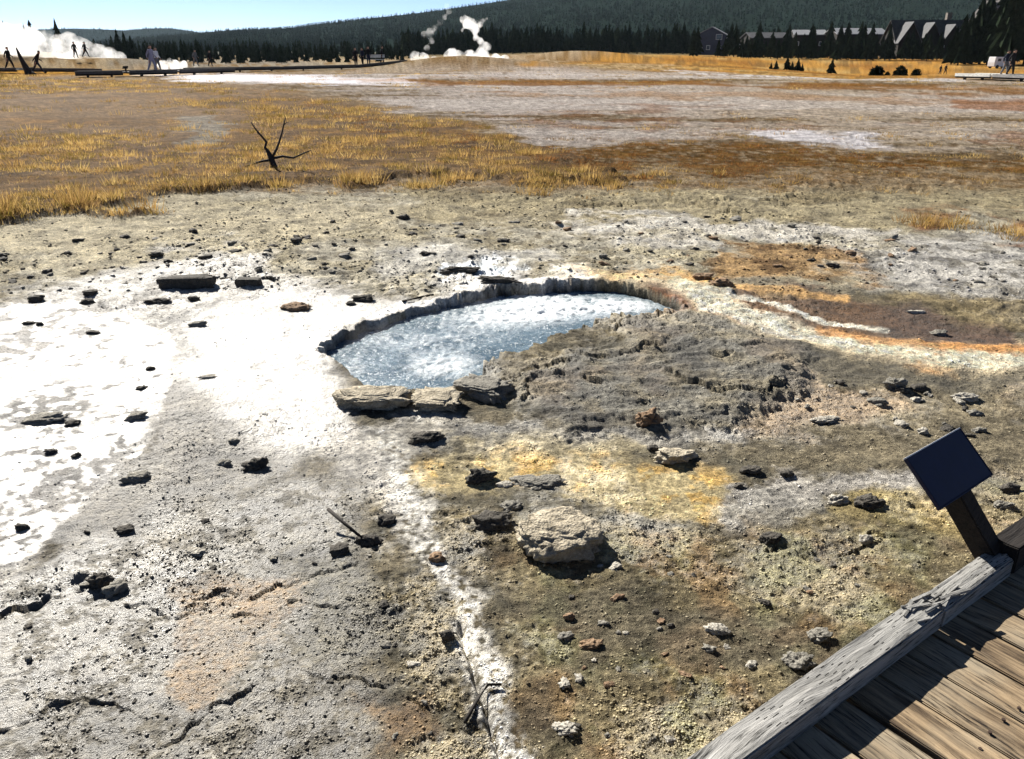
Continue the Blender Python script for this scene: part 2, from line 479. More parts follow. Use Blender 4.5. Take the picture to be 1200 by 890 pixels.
    lay(G['mound'] * .7 * bl(-B2, .05, .3), C(108, 104, 97))
    sm = M([(590, 425), (640, 405), (668, 412), (640, 440), (604, 462)], 8)
    lay(sm * .8, C(150, 140, 118), .2)
    ap = M([(415, 492), (600, 494), (640, 510), (760, 508), (860, 500), (900, 506), (870, 522), (760, 528), (640, 524), (540, 522), (430, 520)], 7)
    lay(ap * .85, C(192, 188, 180)); lay(ap * .6 * bl(B1), C(158, 158, 156))
    lay(M([(520, 520), (640, 512), (760, 528), (700, 545), (560, 540)], 8) * .7, C(208, 196, 164))
    lay(M([(366, 500), (440, 505), (485, 560), (470, 610), (430, 575), (380, 540)], 12) * .8, C(196, 192, 186), .4)
    lay(M([(830, 596), (900, 550), (1060, 556), (1085, 580), (930, 578), (885, 612)], 8) * .85, C(206, 202, 196))
    lay(M([(880, 560), (960, 575), (920, 620), (860, 612)], 9) * .6, C(180, 178, 172))
    lay(M([(960, 585), (1080, 580), (1200, 620), (1180, 640), (1000, 610)], 9) * .6, C(190, 172, 120))
    lay(G['yellow'] * .9, C(222, 205, 160)); lay(G['yellow'] * .8 * bl(B1 + .5 * W1 + .4 * jitn, .0, .3), C(220, 178, 100))
    lay(M([(560, 570), (700, 580), (800, 608), (880, 612), (760, 625), (600, 600)], 8) * .7, C(128, 126, 118))
    lay(G['stripe'] * .95 * bl(R3 + .8 * jitn + .2, -.25, .2), C(220, 217, 210))
    # lower left mats
    ll = M([(216, 700), (268, 672), (345, 674), (340, 716), (285, 790), (226, 830), (180, 800)], 10)
    lay(G['lowl'] * .8, C(90, 85, 74), .84); lay(G['lowl'] * .8 * bl(B1 + jitn, .05, .3), C(100, 94, 80), .38)
    lay(ll * .9, C(132, 106, 68), .6); lay(ll * .6 * bl(W2 + jitn), C(100, 90, 68), .75)
    lay(M([(430, 830), (500, 815), (512, 862), (450, 885)], 16) * .7, C(132, 104, 70), .35)
    lay(M([(330, 650), (420, 640), (470, 720), (420, 790), (350, 760)], 14) * .6, C(110, 106, 92), .45)
    # far flats
    ST = fbm(X * .22, Y, .12, 4, 91) + .5 * fbm(X * .3, Y, .9, 3, 93) * sstep(60, 25, G['rr'])
    far = sstep(232, 215, py + W2 * 8)
    lay(far * .9, C(172, 152, 124)); lay(far * .5 * bl(B1), C(146, 116, 84))
    fs = M(FAR_SINTER, 4)
    lay(fs, C(198, 189, 184)); lay(fs * sstep(600, 1000, px) * .8, C(190, 176, 158)); lay(fs * .7 * bl(ST, .02, .25), C(156, 140, 114)); lay(fs * .75 * bl(ST + .6 * jitn, .16, .34), C(104, 84, 58)); lay(fs * .6 * bl(-ST, .08, .3), C(212, 205, 202))
    lay(M([(150, 84), (260, 85), (480, 92), (480, 100), (260, 95), (160, 90)], 2) * .8, C(216, 214, 232), .3)
    lay(M([(880, 150), (940, 152), (960, 162), (1040, 168), (1010, 178), (900, 164)], 3) * .8, C(218, 216, 226), .35)
    for (pts, c, o) in (([(400, 92), (800, 95), (1200, 103), (1600, 106), (1600, 112), (1200, 109), (800, 102), (420, 97)], (150, 106, 56), .85),
                        ([(560, 107), (900, 110), (1300, 122), (1300, 128), (900, 116), (600, 111)], (176, 138, 98), .6),
                        ([(640, 124), (760, 122), (900, 128), (760, 130)], (150, 112, 84), .6),
                        ([(1100, 112), (1300, 118), (1300, 136), (1140, 130)], (160, 110, 74), .7),
                        ([(1120, 162), (1300, 164), (1300, 178), (1160, 172)], (160, 118, 88), .6)):
        lay(M(pts, 2) * o, C(*c))
    lay(M([(560, 136), (700, 132), (900, 142), (1100, 146), (860, 160), (700, 156)], 5) * .6 * bl(B1), C(140, 100, 72))
    lay(M([(610, 82), (640, 72), (800, 62), (1700, 62), (1700, 90), (1200, 88), (950, 84), (700, 78)], 1.5), C(196, 148, 78)); fo = M([(610, 82), (640, 72), (800, 62), (1700, 62), (1700, 90), (1200, 88), (950, 84), (700, 78)], 1.5)
    lay(fo * .75 * bl(ST, -.05, .25), C(150, 104, 58)); lay(fo * .6 * bl(-ST, .05, .3), C(206, 184, 130))
    lay(M([(790, 77), (900, 80), (1130, 88), (1130, 92), (900, 87), (790, 83)], 1.5), C(222, 216, 214))
    lay(M([(600, 74), (800, 70), (780, 78), (640, 81)], 1.5) * .7, C(190, 172, 140))
    lay(sstep(85, 78, py) * sstep(540, 460, px), C(176, 160, 134)); lay(M([(-300, 78), (200, 80), (230, 87), (-300, 92)], 2), C(206, 156, 78))
    lay(M([(130, 60), (340, 60), (480, 80), (130, 80)], 3) * .8, C(150, 144, 134))
    g = G['grass']
    lay(g, C(128, 98, 58), .03); lay(g * .6 * bl(B1), C(168, 124, 60)); lay(g * .7 * bl(-W2 + .6 * jitn, 0, .3), C(92, 68, 48)); lay(g * .5 * bl(ST, .05, .25), C(142, 118, 90))
    lay(G['bare'] * .8 * bl(B2 + .35), C(150, 124, 94)); lay(M([(215, 140), (262, 138), (262, 175), (225, 180)], 5) * .7, C(160, 158, 150))
    lay(M([(120, 160), (400, 176), (300, 202), (100, 190)], 10) * .6 * bl(B1), C(170, 142, 116))
    lay(far * (1 - g) * (1 - fs) * .8 * bl(jitn + .5 * B1, .02, .2), C(126, 100, 64))
    lay(G['brown'] * .85 * bl(jitn + .4 * B1 + .25, -.1, .2), C(104, 80, 48)); lay(G['brown'] * .5 * bl(B1), C(150, 116, 66))
    lay(M([(1050, 250), (1130, 255), (1140, 272), (1070, 270)], 6) * .7 * bl(B1), C(150, 96, 56)); lay(M([(1155, 260), (1400, 255), (1400, 285), (1160, 284)], 6) * .8 * bl(B1), C(150, 92, 50))
    # wall and floor of the basin: dark wet crust, plus painted-in shade
    deep = sstep(-.3, 2.2, G['pd'])
    lay(deep, C(36, 31, 27), .12)
    lay(sstep(740, 770, px) * G['rim'] * sstep(380, 360, py), C(140, 96, 62))
    # far away: dry grass, then forest floor
    lay(sstep(300, 420, G['rr']), C(120, 104, 66), .02); lay(sstep(420, 700, G['rr']), C(64, 72, 52), .02)
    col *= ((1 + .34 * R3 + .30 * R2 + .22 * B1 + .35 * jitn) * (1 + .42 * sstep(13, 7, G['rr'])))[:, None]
    return np.clip(col, .012, .85), np.clip(wet, 0, 1)

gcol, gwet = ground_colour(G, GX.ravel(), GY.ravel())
nr_, nc_ = shp
ii, jj = np.meshgrid(np.arange(nr_ - 1), np.arange(nc_), indexing='ij')
j2 = (jj + 1) % nc_
F = np.stack([ii * nc_ + jj, ii * nc_ + j2, (ii + 1) * nc_ + j2, (ii + 1) * nc_ + jj], -1).reshape(-1, 4)
V = np.stack([GX.ravel(), GY.ravel(), GZ], 1)
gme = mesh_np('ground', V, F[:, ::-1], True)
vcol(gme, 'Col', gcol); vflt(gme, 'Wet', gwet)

def ground_material():
    t = NT('thermal_crust')
    pos = t.n('ShaderNodeNewGeometry').outputs['Position']
    col = t.n('ShaderNodeAttribute', attribute_name='Col').outputs['Color']
    wet = t.n('ShaderNodeAttribute', attribute_name='Wet').outputs['Fac']
    n1 = t.noise(3.2, 10, .76, pos); n2 = t.noise(48, 6, .8, pos)
    c = t.mix(1.0, col, t.mix(t.ramp(n1, .36, .66), (.42, .42, .43), (1.45, 1.43, 1.38)), 'MULTIPLY')
    c = t.mix(1.0, c, t.mix(t.ramp(n2, .36, .64), (.46, .46, .47), (1.52, 1.50, 1.45)), 'MULTIPLY')
    vor = t.n('ShaderNodeTexVoronoi'); vor.inputs['Scale'].default_value = 62; t.l(pos, vor.inputs['Vector'])
    dry = t.math('SUBTRACT', 1.0, wet)
    gmask = t.ramp(t.noise(5, 3, .6, pos), .42, .60)
    vo2 = t.n('ShaderNodeTexVoronoi'); vo2.inputs['Scale'].default_value = 165; t.l(pos, vo2.inputs['Vector'])
    gravel = t.math('ADD', t.math('MULTIPLY', t.math('SUBTRACT', .5, vor.outputs['Distance']), gmask), t.math('MULTIPLY', t.math('SUBTRACT', .5, vo2.outputs['Distance']), .45))
    t.l(c, t.b.inputs['Base Color'])
    b = t.bump(n1, t.math('ADD', t.math('MULTIPLY', dry, .65), .35), .085)
    b = t.bump(gravel, t.math('ADD', t.math('MULTIPLY', dry, .9), .1), .030, b)
    b = t.bump(n2, t.math('ADD', t.math('MULTIPLY', dry, .8), .2), .026, b)
    t.l(b, t.b.inputs['Normal'])
    rg = t.math('SUBTRACT', .92, t.math('MULTIPLY', wet, .62))
    rg = t.math('ADD', rg, t.math('MULTIPLY', t.math('SUBTRACT', n2, .5), .25), clamp=True)
    t.l(rg, t.b.inputs['Roughness'])
    t.l(t.ramp(wet, 0, .7), t.b.inputs['Specular IOR Level'])
    return t.m

ground = obj('ground', gme, ground_material())
tag(ground, 'pale grey and ochre thermal crust with golden grass flats behind', kind='structure')

# ------------------------------------------------------------------ spring water
def water_sheet(name, poly, level, seed, boil, label):
    pts = [at(x, y, 0) for x, y in poly]
    x0, x1 = min(p[0] for p in pts) - .15, max(p[0] for p in pts) + .15
    y0, y1 = min(p[1] for p in pts) - .15, max(p[1] for p in pts) + .15
    st = .012
    xs, ys = np.arange(x0, x1, st), np.arange(y0, y1, st)
    X, Y = np.meshgrid(xs, ys)
    px, py = topx(X, Y)
    sd = sdf(px, py, poly, 60)
    keep = sd > -9
    vx, vy = topx(X, Y, level)
    act = np.zeros(X.shape)
    for bx, by, rx, ry, a in boil:
        act += a * np.exp(-((vx - bx) / rx) ** 2 - ((vy - by) / ry) ** 2)
    act = np.clip(act, 0, 1.4)
    n = fbm(X.ravel(), Y.ravel(), 5, 3, seed).reshape(X.shape); n2 = fbm(X.ravel(), Y.ravel(), 17, 4, seed + 5).reshape(X.shape)
    xw, yw = X.ravel() + .12 * n.ravel() + .05 * n2.ravel(), Y.ravel() + .12 * n2.ravel()
    n3 = fbm(xw, yw, 6, 6, seed + 9, gain=.72, ridged=True).reshape(X.shape)
    Z = level + .006 * n + (.004 + .014 * act) * n2 + .018 * act * n3
    foam = np.clip(act * (.32 + .7 * sstep(.25, .8, n3 + .5 * n2)) + .34 * sstep(.30, .5, n2) * sstep(0, .4, n + .2), 0, 1)
    idx = np.full(X.shape, -1); idx[keep] = np.arange(keep.sum())
    q = keep[:-1, :-1] & keep[1:, :-1] & keep[:-1, 1:] & keep[1:, 1:]
    i, j = np.nonzero(q)
    F = np.stack([idx[i, j], idx[i, j + 1], idx[i + 1, j + 1], idx[i + 1, j]], 1)
    me = mesh_np(name, np.stack([X[keep], Y[keep], Z[keep]], 1), F, True)
    vflt(me, 'Foam', foam[keep])
    t = NT(name)
    pos = t.n('ShaderNodeNewGeometry').outputs['Position']
    fo = t.n('ShaderNodeAttribute', attribute_name='Foam').outputs['Fac']
    nz = t.noise(38, 8, .8, pos)
    ff = t.ramp(t.math('ADD', fo, t.math('MULTIPLY', t.math('SUBTRACT', nz, .5), .9)), .15, .85)
    ff = t.math('MAXIMUM', ff, t.math('MULTIPLY', t.ramp(t.noise(34, 7, .78, pos), .55, .63), t.ramp(t.noise(5, 2, .5, pos), .36, .60)))  # white sparkles on the water, glints painted into its colour
    c = t.mix(ff, t.mix(t.ramp(t.noise(4, 3, .5, pos), .35, .65), (.058, .096, .125), (.125, .178, .215)), (.82, .86, .88))
    t.l(c, t.b.inputs['Base Color'])
    t.b.inputs['Roughness'].default_value = .12; t.b.inputs['IOR'].default_value = 1.33
    t.l(t.bump(t.noise(30, 4, .6, pos), .5, .02, t.bump(t.noise(120, 3, .6, pos), .4, .006)), t.b.inputs['Normal'])
    o = obj(name, me, t.m)
    return tag(o, label, kind='structure')

water_sheet('spring_water', POOL, -.056, 71,
            [(645, 360, 70, 13, 1.25), (735, 360, 36, 9, .9), (590, 374, 80, 12, .6), (520, 430, 46, 15, .75), (470, 400, 60, 14, .35), (560, 395, 60, 20, .25), (415, 430, 16, 14, .5)],
            'boiling milky blue spring water')  # level

# ------------------------------------------------------------------ boardwalk beside the camera
def box_mesh(name, sx, sy, sz, nx=1, ny=1, nz=1, rough=0.0, seed=0, bevel=0.0):
    bm = bmesh.new()
    bmesh.ops.create_cube(bm, size=1)
    if nx > 1:
        bmesh.ops.subdivide_edges(bm, edges=[e for e in bm.edges if abs(e.verts[0].co.x - e.verts[1].co.x) > .5], cuts=nx - 1, use_grid_fill=True)
    if ny > 1:
        bmesh.ops.subdivide_edges(bm, edges=[e for e in bm.edges if abs(e.verts[0].co.y - e.verts[1].co.y) > .5], cuts=ny - 1, use_grid_fill=True)
    if nz > 1:
        bmesh.ops.subdivide_edges(bm, edges=[e for e in bm.edges if abs(e.verts[0].co.z - e.verts[1].co.z) > .5], cuts=nz - 1, use_grid_fill=True)
    for v in bm.verts:
        v.co = Vector((v.co.x * sx, v.co.y * sy, v.co.z * sz))
        if rough:
            p = Vector((v.co.x * 3, v.co.y * 22, v.co.z * 22)) + Vector((seed * 7.1, seed * 3.3, 0))
            v.co.z += rough * (mnoise.noise(p) + .6 * mnoise.noise(p * 3.1))
            v.co.y += rough * .6 * mnoise.noise(p + Vector((9, 9, 9)))
    if bevel:
        sharp = [e for e in bm.edges if len(e.link_faces) == 2 and e.calc_face_angle(0) > .9]
        bmesh.ops.bevel(bm, geom=sharp, offset=bevel, segments=2, affect='EDGES')
    me = bpy.data.meshes.new(name); bm.to_mesh(me); bm.free()
    return me

def wood_mat(name, c1, c2, c3, slits=False, rough=.8):
    t = NT(name)
    co = t.n('ShaderNodeTexCoord').outputs['Object']
    inf = t.n('ShaderNodeObjectInfo').outputs['Random']
    off = t.n('ShaderNodeVectorMath', operation='ADD'); t.l(co, off.inputs[0])
    cmb = t.n('ShaderNodeCombineXYZ'); t.l(t.math('MULTIPLY', inf, 31.0), cmb.inputs[0]); t.l(t.math('MULTIPLY', inf, 17.0), cmb.inputs[1])
    t.l(cmb.outputs[0], off.inputs[1])
    mp = t.n('ShaderNodeMapping'); mp.inputs['Scale'].default_value = (1.6, 26, 26); t.l(off.outputs[0], mp.inputs['Vector'])
    wz = t.noise(1.0, 3, .5, off.outputs[0])
    mv = t.n('ShaderNodeVectorMath', operation='ADD'); t.l(mp.outputs[0], mv.inputs[0])
    cm2 = t.n('ShaderNodeCombineXYZ'); t.l(t.math('MULTIPLY', wz, 5.0), cm2.inputs[1]); t.l(cm2.outputs[0], mv.inputs[1])
    g = t.noise(1.4, 7, .72, mv.outputs[0])
    g2 = t.noise(5.0, 5, .7, mv.outputs[0])
    c = t.mix(t.ramp(g, .36, .66), c1, c2)
    c = t.mix(t.ramp(t.noise(2.2, 4, .6, off.outputs[0]), .42, .68), c, c3)
    c = t.mix(t.ramp(g2, .52, .66), c, tuple(v * .25 for v in c1))
    h = t.math('ADD', g, t.math('MULTIPLY', g2, .5))
    if slits:
        sx = t.n('ShaderNodeSeparateXYZ'); t.l(co, sx.inputs[0])
        row = t.math('ADD', t.math('DIVIDE', sx.outputs['Y'], .0105), t.math('MULTIPLY', t.noise(7, 2, .5, co), 1.6))
        fl = t.math('FLOOR', row)
        u = t.math('FRACT', t.math('ADD', t.math('DIVIDE', sx.outputs['X'], .062), t.math('MULTIPLY', fl, .37)))
        m1 = t.math('LESS_THAN', u, t.math('MULTIPLY', t.noise(40, 2, .5, co), .6))
        m2 = t.math('LESS_THAN', t.math('ABSOLUTE', t.math('SUBTRACT', t.math('FRACT', row), .5)), .13)
        m3 = t.math('GREATER_THAN', t.noise(14, 3, .6, co), .52)
        nzs = t.n('ShaderNodeSeparateXYZ'); t.l(t.n('ShaderNodeTexCoord').outputs['Normal'], nzs.inputs[0])
        sl = t.math('MULTIPLY', t.math('MULTIPLY', t.math('MULTIPLY', m1, m2), m3), t.math('GREATER_THAN', nzs.outputs['Z'], .8))
        c = t.mix(sl, c, (.012, .011, .010)); h = t.math('SUBTRACT', h, sl)
    t.l(c, t.b.inputs['Base Color']); t.b.inputs['Roughness'].default_value = rough; set_spec(t.b, .25)
    t.l(t.bump(h, .9, .006), t.b.inputs['Normal'])
    return t.m

M_PLANK = wood_mat('weathered_plank', (.048, .031, .018), (.43, .315, .19), (.33, .285, .21))
M_KERB = wood_mat('grey_kerb_wood', (.060, .058, .053), (.40, .39, .37), (.27, .265, .25), slits=True)
M_DARKWOOD = wood_mat('dark_wood_and_kerb_shade', (.010, .008, .007), (.028, .022, .018), (.018, .015, .013))

KA = Vector(at(800, 890, .30)); KB = Vector(at(1153, 643, .30))
KD = (KB - KA).normalized(); KN = Vector((KD.y, -KD.x, 0))      # along the kerb; towards the deck
KRZ = math.atan2(KD.y, KD.x)
KERB_W, KERB_H, DECK_Z = .084, .068, .231
bw = empty('boardwalk', KA + KN * .9 - Vector((0, 0, .3)), KRZ)
tag(bw, 'weathered plank boardwalk with a grey slotted kerb in the lower right corner', 'boardwalk')
def inbw(o, s, n, z, rz=0.0):                       # s along the kerb from KA, n towards the deck
    o.parent = bw; o.location = (s, -(n - .9), z); o.rotation_euler = (0, 0, rz)
    return o
pw = .142
for i in range(-14, 18):
    me = box_mesh('plank', 1.95, pw - .009 - .003 * random.random(), .038, 12, 3, 1, .0022, i, .003)
    o = obj('plank', me, M_PLANK)
    inbw(o, i * pw + .05, .985 + random.uniform(-.01, .01), DECK_Z - .019 + random.uniform(-.003, .003), -math.pi / 2 + random.uniform(-.006, .006))
kz = DECK_Z + KERB_H / 2 + .001
KS = (at(1078, 700, .30) - np.array(KA)) @ np.array(KD)          # where two kerb timbers meet
ln1 = KS + 1.7
o = obj('kerb_timber', box_mesh('kerb_timber', ln1, KERB_W, KERB_H, 60, 6, 3, .0035, 3, .004), M_KERB); inbw(o, KS - ln1 / 2 - .004, KERB_W / 2, kz)
ln2 = 1.44 - KS
o = obj('kerb_timber', box_mesh('kerb_timber', ln2, KERB_W - .006, KERB_H, 30, 6, 3, .005, 8, .005), M_KERB); inbw(o, KS + ln2 / 2 + .004, KERB_W / 2 + .002, kz - .004)
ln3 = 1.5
o = obj('kerb_timber', box_mesh('kerb_timber', ln3, KERB_W, KERB_H + .03, 30, 4, 3, .003, 12, .004), M_DARKWOOD); inbw(o, 1.45 + ln3 / 2, KERB_W / 2 + .004, kz + .016)  # dark wood colour stands in for shade on the kerb past the post
o['label'] = 'kerb timber right of the sign post, shade put into its colour'
# splintered joint
for i in range(16):
    L = random.uniform(.03, .085)
    me = box_mesh('splinter', L, random.uniform(.004, .010), random.uniform(.004, .009), 3, 1, 1, .003, i)
    o = obj('splinter', me, M_KERB)
    inbw(o, KS + random.uniform(-.10, .11), random.uniform(.006, KERB_W - .01), DECK_Z + KERB_H + random.uniform(.002, .007), random.uniform(-.5, .5))
for n_ in (.12, .95, 1.75):
    o = obj('joist', box_mesh('joist', 4.4, .07, .14, 1, 1, 1), M_DARKWOOD); inbw(o, .15, n_, DECK_Z - .11)
for s_ in (-1.6, -.4, .8, 2.0):
    for n_ in (.12, 1.75):
        o = obj('footing', box_mesh('footing', .09, .09, .16), M_DARKWOOD); inbw(o, s_, n_ + .085, .02)
M_NAIL = simple_mat('rusty_nail', (.05, .03, .02), .6, .4, bump=0)
bm = bmesh.new(); bmesh.ops.create_cone(bm, cap_ends=True, segments=10, radius1=.0055, radius2=.0045, depth=.004)
nail_me = bpy.data.meshes.new('nail'); bm.to_mesh(nail_me); bm.free(); nail_me.materials.append(M_NAIL)
for i in range(-2, 14):
    for dn in (.36, .95):
        for ds in (-.035, .035):
            o = bpy.data.objects.new('nail', nail_me); COL.objects.link(o)
            inbw(o, i * pw + .05 + ds, dn + random.uniform(-.01, .01), DECK_Z + .003)

# ------------------------------------------------------------------ small information sign on the kerb
sw, sh, sT = .35, .18, R(42.3)
sc_ = Vector((.794 + (sw - .2) / .03 * .119, 1.289 + (sw - .2) / .03 * .193, 1.096 - (sw - .2) / .03 * .105))
sg = empty('information_sign', (KA + KD * 1.36 - KN * .04) - Vector((0, 0, .3)), KRZ + .026)
tag(sg, 'small square navy sign panel tilted on a black wooden post at the kerb', 'sign')
inv = Matrix.Translation(sg.location) @ Matrix.Rotation(sg.rotation_euler.z, 4, 'Z')
inv = inv.inverted()
loc = inv @ sc_
M_NAVY = simple_mat('navy_sign_face', (.006, .008, .036), .55, .4, var=.15, scale=18, bump=.1, bscale=90, bdist=.002)
M_EDGE = simple_mat('aluminium_edge', (.55, .56, .58), .4, .5, var=.1, bump=0)
tilt = Matrix.Rotation(sT, 4, 'X')
def sign_part(name, sx, sy, sz, off, mat, bev=.002):
    o = obj(name, box_mesh(name, sx, sy, sz, bevel=bev), mat, sg)
    o.matrix_local = Matrix.Translation(loc) @ tilt @ Matrix.Translation(off)
    return o
panel = sign_part('panel', sw - .008, sh - .008, .010, (0, 0, 0), M_NAVY)
for nm, sx, sy, off in (('edge_strip', sw, .004, (0, sh / 2 - .002, 0)), ('edge_strip', sw, .004, (0, -sh / 2 + .002, 0)),
                        ('edge_strip', .004, sh - .008, (sw / 2 - .002, 0, 0)), ('edge_strip', .004, sh - .008, (-sw / 2 + .002, 0, 0))):
    e = sign_part(nm, sx, sy, .013, off, M_EDGE if off[1] > 0 else M_NAVY, .001)
sign_part('backing_board', sw * .5, sh * .6, .02, (0, 0, -.0155), M_DARKWOOD)
pbot = inv @ Vector(at(1170, 668, .22)); ptop = loc + tilt @ Vector((.0, -.02, -.03))
dv = (ptop - pbot)
o = obj('post', box_mesh('post', .07, .07, dv.length, 1, 1, 6, .001, 5, .004), M_DARKWOOD, sg)
zx = dv.normalized(); xx = Vector((1, 0, 0)); yy = zx.cross(xx).normalized(); xx = yy.cross(zx)
o.matrix_local = Matrix.Translation((pbot + ptop) / 2) @ Matrix((xx, yy, zx)).transposed().to_4x4()

# ------------------------------------------------------------------ stones
def rock_mesh(name, seed, sub=3, boxy=.75, rough=.2, top_flat=0.0, fine=.05):
    bm = bmesh.new(); bmesh.ops.create_icosphere(bm, subdivisions=sub, radius=1)
    o1 = Vector((seed * 3.17, seed * 1.71, seed * .93))
    for v in bm.verts:
        d = v.co.normalized()
        p = Vector((math.copysign(abs(d.x) ** boxy, d.x), math.copysign(abs(d.y) ** boxy, d.y), math.copysign(abs(d.z) ** boxy, d.z)))
        k = 1 + rough * 1.7 * mnoise.noise(d * 1.3 + o1) + rough * 1.3 * mnoise.noise(d * 3.1 + o1) + rough * .7 * mnoise.noise(d * 6.3 + o1)
        if sub > 2:
            k += fine * (mnoise.noise(d * 8 + o1) + .7 * mnoise.noise(d * 17 + o1))
        p = p * k
        if top_flat and p.z > top_flat: p.z = top_flat + (p.z - top_flat) * .5 + .08 * mnoise.noise(p * 5 + o1)
        v.co = p * .5
    bm.normal_update()
    me = bpy.data.meshes.new(name); bm.to_mesh(me); bm.free()
    if sub > 2: me.polygons.foreach_set('use_smooth', np.ones(len(me.polygons), bool))
    return me

def rock_mat(name, ca, cb, cc):
    t = NT(name)
    co = t.n('ShaderNodeTexCoord').outputs['Object']
    pos = t.n('ShaderNodeNewGeometry').outputs['Position']
    n1 = t.noise(22, 6, .65, pos); n2 = t.noise(120, 4, .7, pos)
    c = t.mix(t.ramp(n1, .34, .66), ca, cb)
    c = t.mix(t.ramp(n2, .5, .72), c, cc)
    t.l(c, t.b.inputs['Base Color']); t.b.inputs['Roughness'].default_value = .9; set_spec(t.b, .2)
    vor = t.n('ShaderNodeTexVoronoi'); vor.inputs['Scale'].default_value = 90; t.l(pos, vor.inputs['Vector'])
    b = t.bump(n1, .7, .02); b = t.bump(vor.outputs['Distance'], .6, .008, b); b = t.bump(n2, .6, .006, b)
    t.l(b, t.b.inputs['Normal'])
    return t.m

M_RTAN = rock_mat('tan_sinter_stone', (.20, .17, .12), (.46, .40, .30), (.54, .49, .39))
M_RGREY = rock_mat('grey_sinter_stone', (.13, .122, .105), (.24, .225, .19), (.30, .28, .24))
M_RDARK = rock_mat('dark_stone', (.035, .032, .028), (.085, .076, .064), (.12, .11, .09))
M_RPALE = rock_mat('pale_stone', (.22, .20, .165), (.42, .39, .33), (.52, .50, .45))
M_RRUST = rock_mat('rusty_stone', (.14, .085, .05), (.27, .18, .11), (.32, .24, .16))
RM = dict(t=M_RTAN, g=M_RGREY, d=M_RDARK, p=M_RPALE, r=M_RRUST)
RP = [rock_mesh('stone', 20 + k, 3, random.uniform(.75, 1.0), random.uniform(.26, .40), random.choice([0, 0, .6]), .12) for k in range(12)]

